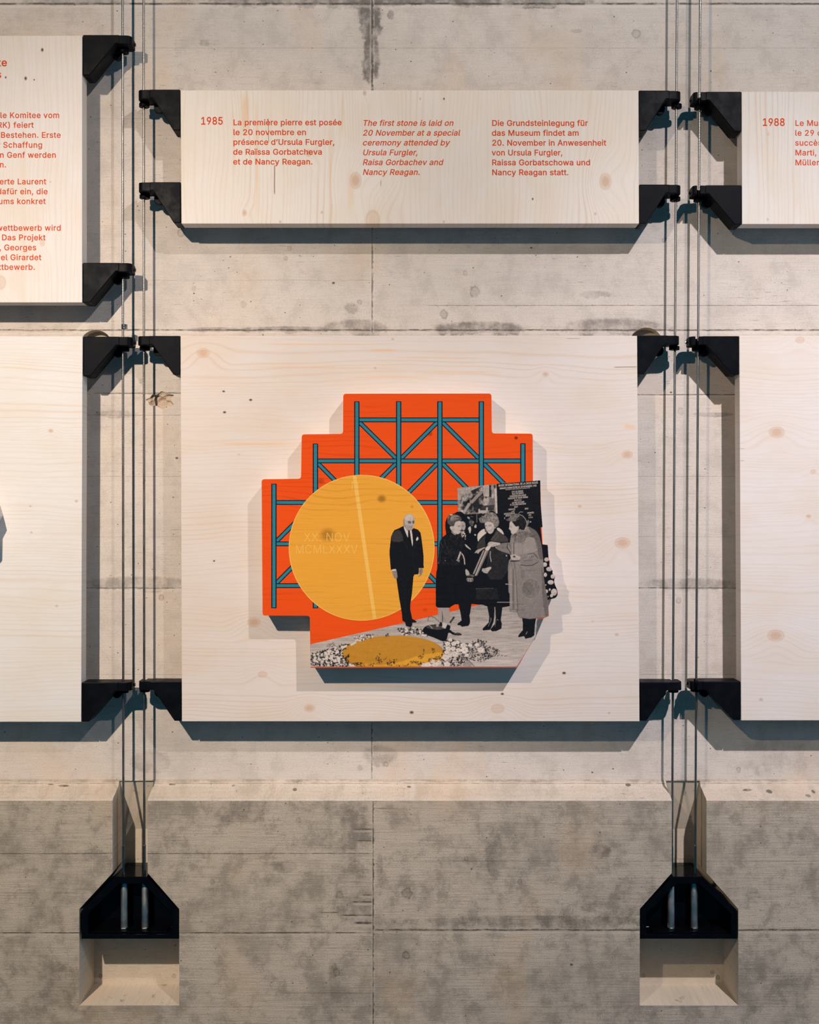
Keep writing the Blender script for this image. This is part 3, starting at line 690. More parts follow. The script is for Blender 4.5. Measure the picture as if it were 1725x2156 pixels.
    for _q in _rest.split('/'):
        _n = [int(k) for k in _q.split()]
        _cs.append(list(zip(_n[0::2], _n[1::2])))
    GLYPHS[_ch] = (int(_adv), _cs)


def glyph_faces(ch, weight):
    """Triangles of one glyph in font units, fattened by weight; every outer contour with its holes."""
    key = (ch, weight)
    if key in glyph_faces.cache:
        return glyph_faces.cache[key]
    adv, contours = GLYPHS[ch]
    pts, edges, loops = [], [], []
    for q in contours:
        q = [c for i, c in enumerate(q) if math.dist(c, q[i - 1]) > 4.5]
        n, k0 = len(q), len(pts)
        for i in range(n):
            p, a, b = Vector(q[i]), Vector(q[i - 1]), Vector(q[(i + 1) % n])
            d0, d1 = (p - a).normalized(), (b - p).normalized()
            n0, n1 = Vector((-d0.y, d0.x)), Vector((-d1.y, d1.x))
            m = n0 + n1
            m = m / max(0.55, m.dot(n0)) if m.length > 1e-6 else n0
            if m.length > 1.8:
                m = m.normalized() * 1.8
            pts.append(p + m * weight)
        edges += [(k0 + i, k0 + (i + 1) % n) for i in range(n)]
        loops.append(pts[k0:])
    cdt = delaunay_2d_cdt(pts, edges, [], 0, 1e-3)
    V, F = [(p.x, p.y) for p in cdt[0]], []
    for t in cdt[2]:
        cx, cy = sum(V[i][0] for i in t) / len(t), sum(V[i][1] for i in t) / len(t)
        wind = 0
        for l in loops:
            for i in range(len(l)):
                a, b = l[i - 1], l[i]
                if (a.y > cy) != (b.y > cy) and cx < (b.x - a.x) * (cy - a.y) / (b.y - a.y) + a.x:
                    wind += 1 if b.y > a.y else -1
        if wind:
            F.append(list(t))
    glyph_faces.cache[key] = (adv, V, F)
    return glyph_faces.cache[key]


glyph_faces.cache = {}


def text_mesh(name, lines, mat, parent, depth, weight=6.0, slant=0.0, rot=0.0, tracking=6.0):
    """lines: (text, x0, x1, baseline, cap) in picture pixels; x1 None keeps the natural width,
    x0 None sets the line flush right on x1. All lines become ONE printed mesh."""
    k = S * (1 + depth / D)
    VS, FS = [], []
    for text, x0, x1, base, cap in lines:
        u = cap / 254.0
        nat = sum((GLYPHS[c][0] + tracking) if c != ' ' else 108 for c in text) * u
        fx = 1.0
        if x0 is None:
            x0 = x1 - nat
        elif x1 is not None:
            fx = (x1 - x0) / nat
        pen = 0.0
        for ch in text:
            if ch == ' ':
                pen += 108
                continue
            adv, V, F = glyph_faces(ch, weight)
            n0 = len(VS)
            for gx, gy in V:
                xx = x0 + (pen + gx + 0.5 * tracking + gy * slant) * u * fx
                yy = base - gy * u - math.tan(rot) * (xx - x0)
                VS.append(((xx - CX) * k, depth, H + (CY - yy) * k))
            FS += [[n0 + i for i in t] for t in F]
            pen += adv + tracking
    return mesh_obj(name, VS, FS, mat, parent)


PANEL_T = 0.022
DA_FIG = -0.033


def panel(name, x0, y0, x1, y1, mat, label, skew=(0, 0, 0, 0)):
    """A board of spruce with front at depth 0. skew moves the corners tl, tr, br, bl in x (pixels)."""
    c = P((x0 + x1) / 2, y1, 0)
    t = thing(name, c, label, 'panel')
    pts = [(x0 + skew[0], y0), (x1 + skew[1], y0), (x1 + skew[2], y1), (x0 + skew[3], y1)]
    q = [(P(a, b).x, P(a, b).z) for a, b in pts]
    v, f = prism_y(q, 0.0, PANEL_T)
    mesh_obj('board', v, f, mat, t, bevel=0.0006, seg=2)
    return t


K_MAIN = [(428, 743, 12, 'o'), (471, 824, 3, 'd'), (528, 842, 3.5, 'd'), (473, 868, 3.5, 'd'), (827, 714, 3, 'o'), (790, 775, 3, 'o'), (1149, 788, 6, 'o'), (503, 957, 3, 'f'),
          (1321, 957, 10, 'o'), (1221, 1066, 4, 'o'), (1311, 1143, 14, 'o'), (451, 1181, 2.5, 'd'), (535, 1310, 12, 'o'), (553, 1420, 9, 'f'), (1188, 1417, 4, 'd'), (1299, 1336, 4, 'o'),
          (1249, 1308, 3, 'f'), (652, 1491, 10, 'o'), (867, 1500, 4.5, 'd'), (1048, 1492, 13, 'f'), (1283, 1501, 3, 'o'), (1058, 1461, 3.5, 'd')]
K_TOP = [(768, 196, 5, 'o'), (749, 380, 15, 'o'), (1275, 382, 15, 'o'), (650, 322, 7, 'o'), (515, 448, 6, 'o'), (678, 447, 3, 'o'), (590, 467, 3, 'o'), (935, 467, 3, 'o'), (885, 208, 2.5, 'o'),
         (935, 208, 2.5, 'd'), (1122, 419, 2.5, 'd'), (1254, 450, 3, 'o'), (785, 463, 20, 'f')]
K_TL = [(89, 105, 4, 'd'), (54, 165, 4, 'd'), (72, 168, 2, 'd'), (12, 163, 2.5, 'd'), (106, 383, 2, 'o'), (89, 511, 7, 'f'), (2, 595, 14, 'f'), (110, 900, 4, 'f')]
K_BL = [(107, 907, 5, 'o'), (161, 1055, 3.5, 'o'), (64, 1066, 2.5, 'o'), (66, 1121, 2.5, 'o'), (119, 1276, 3, 'o')]
K_TR = [(1618, 282, 4, 'f'), (1617, 462, 3, 'o')]
K_BR = [(1636, 910, 14, 'o'), (1713, 993, 6, 'f'), (1703, 1087, 5, 'o'), (1634, 1338, 15, 'o'), (1603, 1473, 4, 'o'), (1685, 716, 9, 'f')]

W_TOP = wood('spruce_upright_grain', False, K_TOP, joints=[(412, -0.12), (803, 0.10), (995, -0.10)], cracks=[(566, 246, 566, 304, 1.0), (578, 344, 578, 412, 1.8), (802, 376, 802, 396, 0.9)], amount=0.34, seed=1.0, streaks=[(186, 300, 516, 14, 0.6), (186, 480, 541, 5, 0.5), (186, 300, 722, 4, 0.5), (240, 420, 696, 5, 0.35), (340, 470, 738, 12, 0.3), (190, 420, 489, 3, 0.35)], light=(0.85, 0.765, 0.70))
W_TL = wood('spruce_pale', False, K_TL, cracks=[(84, 535, 84, 550, 1.0)], amount=0.10, seed=7.0, light=(0.83, 0.765, 0.735))
W_TR = wood('spruce_right_grain', False, K_TR, joints=[(1655, 0.06)], amount=0.40, seed=13.0, light=(0.77, 0.71, 0.67))
W_MAIN = wood('spruce_level_grain', True, K_MAIN, cracks=[(1290, 773, 1345, 773, 1.2), (1190, 713, 1225, 713, 0.7)], amount=0.26, seed=3.0, bands=[(1440, 1512, 0.75), (1335, 1352, 0.35)],
              streaks=[(500, 900, 727, 3, 0.55), (770, 850, 741, 5, 0.7), (810, 1060, 757, 3, 0.6), (480, 880, 772, 3, 0.5), (860, 1100, 785, 2.5, 0.45), (720, 930, 797, 2.5, 0.5), (430, 650, 934, 6, 0.55), (1310, 1345, 900, 9, 0.6)])
W_BL = wood('spruce_level_pale', True, K_BL, amount=0.20, seed=17.0, bands=[(765, 802, 1.1), (1192, 1216, 0.8)], light=(0.80, 0.765, 0.75))
W_BR = wood('spruce_level_rosy', True, K_BR, cracks=[(1556, 944, 1570, 944, 0.8), (1556, 970, 1570, 970, 0.8)], amount=0.16, seed=23.0, bands=[(775, 830, 0.6)], light=(0.79, 0.71, 0.68))

p_tl = panel('text_panel', -900, 75, 173, 637, W_TL, 'tall pale wooden panel cut by the picture edge, orange German text about a competition')
p_top = panel('text_panel', 380, 190, 1345, 471, W_TOP, 'long low wooden panel with orange text in three columns under the year 1985', skew=(0, 0, 1, 2))
p_tr = panel('text_panel', 1562, 193, 2640, 472, W_TR, 'wooden text panel cut by the picture edge, headed with the year 1988', skew=(0, 0, 1, 1))
p_bl = panel('picture_panel', -900, 708, 173, 1520, W_BL, 'bare creamy wooden panel below the tall German text panel', skew=(0, 1, -2, 0))
p_main = panel('picture_panel', 381, 707, 1342, 1519, W_MAIN, 'large wooden panel that carries the orange cut-out collage', skew=(-1, 0, 5, 2))
p_br = panel('picture_panel', 1557, 707, 2640, 1517, W_BR, 'bare pinkish wooden panel below the panel headed 1988', skew=(0, 0, 4, 4))

# a cut-out figure on the bare creamy panel, out of the picture but for the shadow it throws
v_, f_ = prism_y([(P(a, b, DA_FIG).x, P(a, b, DA_FIG).z) for a, b in [(-60, 1040), (-27, 1052), (-18, 1066), (-13, 1086), (-17, 1094), (-22, 1104), (-23, 1150), (-28, 1156), (-60, 1158)]], DA_FIG, -0.0002)
mesh_obj('cut_figure', v_, f_, W_BL, p_bl)
F_ = -0.00001
RED = M['print_red']
B = 20.68
text_mesh('printed_year', [('1985', 422, 470.5, 262.2, 15.4)], RED, p_top, F_, weight=8)
text_mesh('printed_french_text', [(s, 490.6, x1, 263.5 + B * i, 11.7) for i, (s, x1) in enumerate(
    [('La première pierre est posée', 719.9), ('le 20 novembre en', 645.4), ('présence d’Ursula Furgler,', 705.2), ('de Raïssa Gorbatcheva', 679), ('et de Nancy Reagan.', 659)])], RED, p_top, F_, weight=8)
text_mesh('printed_english_text', [(s, 763.0, x1, 264.7 + B * i, 11.7) for i, (s, x1) in enumerate(
    [('The first stone is laid on', 955), ('20 November at a special', 968.6), ('ceremony attended by', 946.6), ('Ursula Furgler,', 880), ('Raisa Gorbachev and', 933), ('Nancy Reagan.', 884.6)])], RED, p_top, F_, weight=7, slant=0.21)
text_mesh('printed_german_text', [(s, 1035.5, x1, 264.9 + 20.75 * i, 11.7) for i, (s, x1) in enumerate(
    [('Die Grundsteinlegung für', 1238.3), ('das Museum findet am', 1219.8), ('20. November in Anwesenheit', 1277), ('von Ursula Furgler,', 1185.4), ('Raissa Gorbatschowa und', 1243.8), ('Nancy Reagan statt.', 1198)])], RED, p_top, F_, weight=8)
text_mesh('printed_year', [('1988', 1605, 1653.8, 264.8, 15.4)], RED, p_tr, F_, weight=8)
text_mesh('printed_french_text', [(s, 1674, None, 264.9 + 20.75 * i, 11.7) for i, s in enumerate(['Le Mus', 'le 29 oc', 'succès', 'Marti,', 'Müller'])], RED, p_tr, F_, weight=7, tracking=14)
for w_, x_, y_ in (('te', 15.5, 139.2), ('s', 3.4, 164.2)):
    text_mesh('printed_heading', [(w_, None, x_, y_, 15.4)], RED, p_tl, F_, weight=8, tracking=14)
TLX = [('Internationale Komitee vom', 125.8, 248.4), ('IKRK) feiert', 71.4, 268.9), ('Bestehen. Erste', 128.6, 290), ('r Schaffung', 90, 310.9), ('in Genf werden', 118.8, 332), ('n.', 13.7, 352.4),
       ('erte Laurent', 97.8, 388), ('dafür ein, die', 101, 408.8), ('ums konkret', 96.6, 429.5), ('wettbewerb wird', 129, 485.5), ('Das Projekt', 96.2, 505.8), (', Georges', 77, 526.8), ('el Girardet', 87.4, 547.6), ('ttbewerb.', 74.4, 568)]
for a_, b_ in ((0, 6), (6, 9), (9, 14)):
    text_mesh('printed_german_text', [(s, None, x, y, 11.7) for s, x, y in TLX[a_:b_]], RED, p_tl, F_, weight=7, tracking=14)


# ------------------------------------------------------------------ brackets that grip the cables
BR_D = 0.030
CAB_D = 0.0205


def bracket(xe, xt, yt, cable_px, h, label, slot_front=False):
    """xe: the edge that meets the panel, xt: tip, yt: top, all in picture pixels on the front plane."""
    sgn = 1 if xt > xe else -1
    w = abs(xt - xe)
    cxw = P(cable_px, 0, CAB_D).x
    org = P(xe, yt, 0)
    t = thing('cable_bracket', org, label, 'bracket', 'black brackets between cables and panels')
    X = lambda u: org.x + sgn * u * S
    Z = lambda v: org.z - v * S
    body = [(0, 0), (w - 26, 0), (w - 26, 18), (w - 33, 18), (14.5, h), (0, h)]
    q = round_poly([(X(u) + sgn * 0.00015, Z(v)) for u, v in body], [0.0012, 0, 0, 0.002, 0.002, 0.0012], 3)
    v, f = prism_y(q, 0.0003, BR_D)
    mesh_obj('bracket_body', v, f, M['bracket'], t, bevel=0.0009, seg=2)
    # the lip: rounded in plan, with a slot through which the cable passes
    tip = X(w)
    root = X(w - 27)
    y0, y1 = 0.0012, BR_D - 0.001
    r = 0.0075
    a = [(root, y0), (tip, y0), (tip, y1), (root, y1)]
    plan = round_poly(a, [0, r, r, 0], 7)
    sw = 0.00185 if slot_front else 0.0023
    # an open slot is splayed towards the middle of the wall, so the rope can be hooked in
    mx = P(cable_px, 0, y0).x if slot_front else cxw
    lo, hi = mx - sw, mx + sw
    def with_slot(poly, front):
        ys = y0 if front else y1
        out = []
        n = len(poly)
        for i in range(n):
            p, nx = poly[i], poly[(i + 1) % n]
            out.append(p)
            if abs(p[1] - ys) < 1e-7 and abs(nx[1] - ys) < 1e-7 and min(p[0], nx[0]) <= lo and max(p[0], nx[0]) >= hi:
                e = CAB_D + (sw if front else -sw)
                seq = [(lo, ys), (cxw - sw, e), (cxw + sw, e), (hi, ys)]
                out += seq if nx[0] > p[0] else seq[::-1]
        return out
    # the straight front/back edge must span the slot: keep the fillets clear of it
    rr = min(r, max(0.002, abs(tip - mx) - sw - 0.0006))
    rf, rb = (rr, 0.0115) if slot_front else (0.0125, rr)
    plan = round_poly(a, [0, rf, rb, 0], 7)
    v, f = prism_z(with_slot(plan, slot_front), Z(18.3), Z(0.25))
    mesh_obj('cable_lip', v, f, M['bracket'], t, bevel=0.0007, seg=2)
    # collar under the lip, clamping the cable
    v, f = cyl((cxw, CAB_D, Z(26.5)), 'z', 0.0066, 8.1 * S, 28, 0.0022)
    mesh_obj('clamp_collar', v, f, M['bracket'], t, bevel=0.0005, seg=2)
    # rounded clamp block behind the slope
    blk = [(w - 32 + 11 * math.cos(q_), 26 + 13 * math.sin(q_)) for q_ in [math.pi * 2 * i / 20 for i in range(20)]]
    blk = [(u - 6, v_) for u, v_ in blk]
    v, f = prism_y([(X(u), Z(v_)) for u, v_ in blk], 0.0215, BR_D - 0.0012)
    mesh_obj('clamp_block', v, f, M['bracket'], t, bevel=0.0008, seg=2)
    # set screw in the tip
    v, f = cyl((tip - sgn * 0.0008, CAB_D - 0.001, Z(9)), 'x', 0.0022, sgn * 0.0026, 14)
    mesh_obj('set_screw', v, f, M['steel'], t)
    return t


BR = [
    (174, 276, 73, 260.5, 85, 'bracket at the upper corner of the tall German text panel', False),
    (174, 276, 553, 262, 84, 'bracket at the lower corner of the tall German text panel', False),
    (379.5, 289, 188, 304, 86, 'bracket at the upper left corner of the three-column text panel', False),
    (380.5, 289.5, 383, 305, 86, 'bracket at the lower left corner of the three-column text panel', False),
    (1345.5, 1436, 190, 1425, 85, 'bracket at the upper right corner of the three-column text panel', False),
    (1346.5, 1436, 388, 1422, 83, 'bracket at the lower right corner of the three-column text panel', False),
    (1562, 1461.5, 192.5, 1473, 84, 'bracket at the upper corner of the panel headed 1988, open slot in front', True),
    (1562.5, 1460, 389.5, 1471.5, 83, 'bracket with scuffed face at the lower corner of the panel headed 1988', True),
    (175, 277, 708.5, 261.5, 83, 'bracket at the upper corner of the bare creamy panel', False),
    (171.5, 275, 1437, 260, 83, 'bracket at the lower corner of the bare creamy panel', False),
    (380, 288, 707, 305, 82, 'bracket at the upper left corner of the collage panel', False),
    (382, 290, 1435, 305, 83, 'bracket at the lower left corner of the collage panel', False),
    (1342, 1433, 706, 1420, 82, 'bracket at the upper right corner of the collage panel', False),
    (1347.5, 1438, 1436, 1418, 82, 'bracket at the lower right corner of the collage panel', False),
    (1557, 1454, 707.5, 1468, 81, 'worn bracket at the upper corner of the bare pinkish panel', True),
    (1560, 1455, 1434.5, 1465.5, 82, 'bracket at the lower corner of the bare pinkish panel', True),
]
for xe, xt, yt, cp, hh, lab, fr in BR:
    bracket(xe, xt, yt, cp, hh, 'black angled ' + lab, fr)


# ------------------------------------------------------------------ cables and their anchors
def cable(top, bottom, label, stop=None):
    """Twisted six-strand steel rope from (px, py) to (px, py) at the cable depth."""
    a, b = P(top[0], top[1], CAB_D), P(bottom[0], bottom[1], CAB_D)
    t = thing('steel_cable', b, label, 'cable', 'steel suspension cables')
    L = (a - b).length
    rows = int(L / 0.0009)
    m = 24
    V = []
    for i in range(rows + 1):
        q = i / rows
        c = b.lerp(a, q)
        tw = 2 * math.pi * q * L / 0.021
        for j in range(m):
            g = 2 * math.pi * j / m
            r = 0.00138 + 0.00016 * abs(math.cos(3 * (g - tw))) * 1.0
            V.append((c.x + math.cos(g) * r, c.y + math.sin(g) * r, c.z))
    F = []
    for i in range(rows):
        for j in range(m):
            k = (j + 1) % m
            F.append([i * m + j, i * m + k, (i + 1) * m + k, (i + 1) * m + j])
    mesh_obj('wire_rope', V, F, M['cable'], t, smooth=True)
    z1 = P(0, 1779, CAB_D).z
    q = (z1 - b.z) / (a.z - b.z)
    v, f = cyl((b.x, b.y, b.z), 'z', 0.0019, z1 - b.z, 20, 0.0)
    mesh_obj('ferrule', v, f, M['steel'], t, bevel=0.0004)
    if stop:
        c = P(stop[0], stop[1], CAB_D)
        v, f = cyl((c.x, c.y, c.z - 0.0030), 'z', 0.0039, 0.0060, 24, 0.0016)
        s = mesh_obj('stop_collar', v, f, M['steel'], t, bevel=0.0004)
        v, f = cyl((c.x, c.y - 0.0042, c.z), 'z', 0.0011, 0.0001, 12)
        A = [2 * math.pi * i / 12 for i in range(12)]
        v, f = prism_y([(c.x + 0.0011 * math.cos(g), c.z + 0.0011 * math.sin(g)) for g in A], c.y - 0.0040, c.y - 0.0030)
        mesh_obj('grub_screw', v, f, M['void'], s)
    return t


cable((257.5, -850), (260, 1842), 'steel cable carrying the tall German panel and the bare creamy panel', stop=(262, 688))
cable((302.0, -850), (304, 1842), 'steel cable carrying the left side of the three-column and collage panels')
cable((1431.0, -850), (1415, 1842), 'steel cable carrying the right side of the three-column and collage panels')
cable((1479.5, -850), (1464, 1842), 'steel cable carrying the panel headed 1988 and the bare pinkish panel')


def anchor(x0, x1, xa, xb, cabs, label):
    """House-shaped black steel box, open in front, with two tension rods that hold a cable pair."""
    fd, bd = 0.0118, PIT_D - 0.0003
    W = lambda px, py: (P(px, py, fd).x, P(px, py, fd).z)
    out = [W(x0, 1977), W(x1, 1977), W(x1, 1918), W(xb, 1846), W(xa, 1846), W(x0, 1918)]
    base = P((x0 + x1) / 2, 1978, fd)
    t = thing('cable_anchor', (base.x, fd, base.z), label, 'anchor')
    inn = [W(x0 + 14, 1967.5), W(x1 - 14, 1967.5), W(x1 - 14, 1924), W(xb - 8, 1861), W(xa + 8, 1861), W(x0 + 14, 1924)]
    n = 6
    V = [(x, fd, z) for x, z in out] + [(x, fd, z) for x, z in inn] + [(x, bd, z) for x, z in out] + [(x, fd + 0.030, z) for x, z in inn]
    F = []
    for i in range(n):
        j = (i + 1) % n
        F += [[i, j, n + j, n + i], [i, j, 2 * n + j, 2 * n + i], [n + i, n + j, 3 * n + j, 3 * n + i]]
    F += [list(range(2 * n, 3 * n)), list(range(3 * n, 4 * n))]
    mesh_obj('housing', V, F, M['anchor'], t, bevel=0.0009, seg=3)
    # the raised lip around the floor plate
    zt = inn[0][1]
    v, f = prism_z([(W(x0 + 28, 0)[0], fd + 0.005), (W(x1 - 28, 0)[0], fd + 0.005), (W(x1 - 28, 0)[0], fd + 0.027), (W(x0 + 28, 0)[0], fd + 0.027)], zt - 0.0002, zt + 0.0022)
    mesh_obj('base_plate', v, f, M['anchor'], t, bevel=0.0006)
    for cpx in cabs:
        c = P(cpx, 1846, CAB_D)
        rd = fd + 0.0135
        z0, z1 = zt + 0.0020, inn[3][1] + 0.0003
        v, f = cyl((c.x, rd, z0), 'z', 0.0043, z1 - z0, 28)
        rod = mesh_obj('tension_rod', v, f, M['rod'], t, smooth=False, bevel=0.0004)
        for p in rod.data.polygons:
            p.use_smooth = len(p.vertices) == 4
        v, f = cyl((c.x, rd, z0), 'z', 0.0058, 0.0028, 6)
        mesh_obj('lock_nut', v, f, M['steel'], t, bevel=0.0003)
    return t


anchor(171.5, 377.5, 242, 309, (260, 304), 'black steel cable anchor with two rods under the cables beside the creamy panel')
anchor(1347.5, 1553.5, 1417, 1481, (1415, 1464), 'black steel cable anchor with two rods under the cables beside the pinkish panel')


# ------------------------------------------------------------------ the cut-out collage on the large panel
DA = -0.035


def printed(name, color=None, knots=(), wear=0.16):
    """Ink on planed spruce: the grain and some knots show through."""
    n = NT(name)
    u, v = px_coords(n, DA)
    g1 = n.noise(n.vec(n.m('MULTIPLY', u, 0.012), n.m('MULTIPLY', v, 0.33), 3.0), 1.0, 3.0, 0.6)
    low = n.noise(n.vec(n.m('MULTIPLY', u, 0.004), n.m('MULTIPLY', v, 0.010), 6.0), 1.0, 2.0)
    ph = n.m('ADD', n.m('MULTIPLY', v, 0.55), n.m('MULTIPLY', low, 34.0))
    late = n.m('POWER', n.m('MULTIPLY_ADD', n.m('SINE', ph), 0.5, 0.5), 7.0)
    patch = n.ramp(n.noise(n.vec(n.m('MULTIPLY', u, 0.005), n.m('MULTIPLY', v, 0.013), 14.0), 1.0, 2.0), 0.45, 0.68)
    sp = n.noise(n.vec(n.m('MULTIPLY', u, 0.45), n.m('MULTIPLY', v, 0.45), 2.0), 1.0, 2.0, 0.7)
    if color is None:
        at = n.t.nodes.new('ShaderNodeAttribute')
        at.attribute_name = 'print_color'
        col = at.outputs['Color']
    else:
        col = n.mix(0.0, color, color)
    dk = n.mix(1.0, col, (0.52, 0.50, 0.50), 'MULTIPLY')
    f = n.m('ADD', n.m('MULTIPLY', n.m('MULTIPLY', late, patch), 0.30), n.ramp(g1, 0.40, 0.78, 0.0, wear))
    f = n.m('ADD', f, n.ramp(sp, 0.42, 0.72, 0.0, 0.14))
    col2 = n.mix(f, col, dk)
    for kx, ky, r, amt in knots:
        dx, dy = n.m('SUBTRACT', u, kx), n.m('SUBTRACT', v, ky)
        q = n.m('SQRT', n.m('ADD', n.m('MULTIPLY', dx, dx), n.m('MULTIPLY', n.m('MULTIPLY', dy, dy), 1.3)))
        col2 = n.mix(n.ramp(q, r * 1.3, r * 0.3, 0.0, amt), col2, tuple(0.28 * c for c in (color or (0.3, 0.3, 0.3))))
    n.bump(n.m('ADD', g1, n.m('MULTIPLY', late, patch)), 0.10, 0.0006)
    return n.out(col2, 0.7, spec=0.06)


C_ORANGE = (0.86, 0.085, 0.010)
C_YELLOW = (0.84, 0.37, 0.045)
C_TEAL = (0.030, 0.215, 0.270)
C_NAVY = (0.004, 0.014, 0.040)
M_ORANGE = printed('orange_print', C_ORANGE, [(905, 913, 7, 0.6), (676, 1013, 8, 0.5), (1087, 922, 4, 1.4), (895, 1284, 5, 0.3)])
M_YELLOW = printed('yellow_print', C_YELLOW, [(804, 1050, 10, 0.75), (690, 1126, 17, 0.6), (868, 1067, 4, 0.35)])
M_RIM = printed('light_yellow_print', (0.90, 0.50, 0.11))
M_TEAL = printed('teal_print', C_TEAL)
M_NAVY = printed('navy_print', C_NAVY)
M_PHOTO = printed('photograph_print', None)

# board outline, clockwise from the top left step
OUT = [(723, 829, 6), (1035, 828.5, 6), (1036, 912.5, 6), (1122, 913, 6), (1122.5, 1013.5, 0), (1138, 1011.5, 0), (1139.5, 1080, 0), (1143, 1146, 0), (1153.5, 1147.5, 0), (1155, 1171, 0),
       (1158, 1184, 2), (1157, 1193, 2), (1164, 1202, 3), (1163.5, 1208, 2), (1170, 1213, 4), (1166.5, 1223, 3), (1168, 1230, 3), (1173, 1241, 4), (1175, 1251, 5), (1171, 1258.5, 4), (1163, 1260, 3),
       (1154, 1261.5, 0), (1156, 1297, 1), (1147, 1301, 0), (1132, 1304, 0), (1129, 1312, 1), (1128.5, 1340, 0), (1088.5, 1405.5, 0), (654, 1406, 0), (652.5, 1296.5, 6), (553, 1296, 6), (551, 1009, 6), (634, 1008, 6), (635.5, 914.5, 6), (722.5, 913.5, 6)]


def art_xz(pts):
    return [(P(x, y, DA).x, P(x, y, DA).z) for x, y in pts]


OUT_XZ = round_poly(art_xz([(x, y) for x, y, r in OUT]), [r * S for x, y, r in OUT], 5)
art = thing('cutout_collage', P(862, 1406, DA), 'stepped orange cut-out board with yellow disc, teal trusses and black-and-white photograph', 'artwork')
vv, ff = prism_y(OUT_XZ, DA, -0.00015)
cut_board = mesh_obj('cut_board', vv, ff, [M_ORANGE, W_MAIN], art)
for pl in cut_board.data.polygons:
    if abs(pl.normal.y) < 0.5:
        pl.material_index = 1


def flat(polys, depth):
    """Flat faces at one depth; polys are lists of picture points on the collage face."""
    V, F = [], []
    for q in polys:
        k = len(V)
        for x, z in art_xz(q):
            V.append((x, depth, z))
        F.append(list(range(k, k + len(q))))
    return V, F


def bar(x0, y0, x1, y1, w, ext=0.0):
    d = Vector((x1 - x0, y1 - y0)); L = d.length; d /= L
    nx, ny = -d.y * w / 2, d.x * w / 2
    ax, ay, bx, by = x0 - d.x * ext, y0 - d.y * ext, x1 + d.x * ext, y1 + d.y * ext
    return [(ax + nx, ay + ny), (bx + nx, by + ny), (bx - nx, by - ny), (ax - nx, ay - ny)]


XV = [577, 664.4, 751.6, 839.7, 926.5, 1013.8, 1101.3]
YH = [884, 970.5, 1058, 1145, 1233]
diag = [(757, 889, 839.7, 970.5), (921, 889, 839.7, 970.5), (932, 889, 1013.8, 970.5), (669, 975, 751.6, 1058), (834, 976, 751.6, 1058), (921, 976, 839.7, 1058),
        (932, 976, 1013.8, 1058), (1019, 976, 1062, 1019), (659, 1063, 582, 1140), (659, 1150, 582, 1228), (844, 1150, 921, 1228)]
horiz = [(751.6, YH[0], 1013.8, YH[0]), (664.4, YH[1], 1101.3, YH[1]), (577, YH[2], 975, YH[2]), (577, YH[3], 935, YH[3]), (577, YH[4], 925, YH[4])]
vert = [(XV[0], 1020, XV[0], 1279), (XV[1], 935.5, XV[1], 1279), (XV[2], 846.5, XV[2], 1200), (XV[3], 846.5, XV[3], 1200), (XV[4], 846.5, XV[4], 1200), (XV[5], 846.5, XV[5], 1030), (XV[6], 935, XV[6], 1024)]
WB = 11.2
layers = [(diag, WB - 1.2, M_NAVY, 0), (diag, WB - 5.4, M_TEAL, 1), (horiz, WB - 1, M_NAVY, 2), (horiz, WB - 5.0, M_TEAL, 3), (vert, WB, M_NAVY, 4), (vert, WB - 4.6, M_TEAL, 5)]
Vt, Ft, mi = [], [], []
for segs, w, mat, li in layers:
    v, f = flat([bar(*s, w, 0.0 if li % 2 else (1.6 if li == 4 else 0.0)) for s in segs], DA - 0.00002 - 0.00002 * li)
    Vt, Ft = join((Vt, Ft), (v, f))
    mi += [0 if mat is M_NAVY else 1] * len(f)
tr = mesh_obj('printed_truss', Vt, Ft, [M_NAVY, M_TEAL], art)
for pl, i in zip(tr.data.polygons, mi):
    pl.material_index = i

A96 = [2 * math.pi * i / 96 for i in range(96)]
DX, DY, DR = 761.7, 1153.2, 153.6
v1, f1 = flat([[(DX + DR * math.cos(a), DY + DR * math.sin(a)) for a in A96]], DA - 0.00016)
v2, f2 = flat([[(DX + (DR - 1.7) * math.cos(a), DY + (DR - 1.7) * math.sin(a)) for a in A96]], DA - 0.00018)
needle = [(742.5, 1001.5), (750.5, 1001), (793, 1302.5), (785.5, 1304)]
v3, f3 = flat([needle], DA - 0.00020)
Vd, Fd = join((v1, f1), (v2, f2), (v3, f3))
disc = mesh_obj('printed_disc', Vd, Fd, [M_RIM, M_YELLOW], art)
disc.data.polygons[1].material_index = 1
text_mesh('printed_date', [('XX. NOV', 639, 738, 1140, 18.7), ('MCMLXXXV', 621, 754, 1165.7, 18.7)], M_RIM, disc, DA - 0.00020, weight=-4.5, tracking=10)
text_mesh('printed_letter', [('N', 738.5, 757, 1032.5, 18.5)], M_RIM, disc, DA - 0.00022, weight=-6.0)

# ---- the black-and-white photograph, painted as a fine mosaic of coloured faces
R = 2
GX, GY, GW, GH = 645, 1005, 540, 400
gw, gh = GW * R, GH * R
tone = np.zeros((gh, gw, 3), np.float32)
pid = np.zeros((gh, gw), np.int8)
YY, XX = np.mgrid[0:gh, 0:gw]
XX = GX + (XX + 0.5) / R
YY = GY + (YY + 0.5) / R
rng = np.random.default_rng(7)
rnd = random.Random(11)
ZM = {'A': (800, 1060, 7.985), 'B': (910, 1070, 14.375), 'C': (990, 1060, 10.78), 'D': (950, 1000, 8.625), 'E': (910, 1170, 11.5), 'F': (1040, 1170, 11.35),
      'G': (645, 1300, 9.583), 'H': (820, 1280, 6.635), 'P': (0, 0, 1.0)}


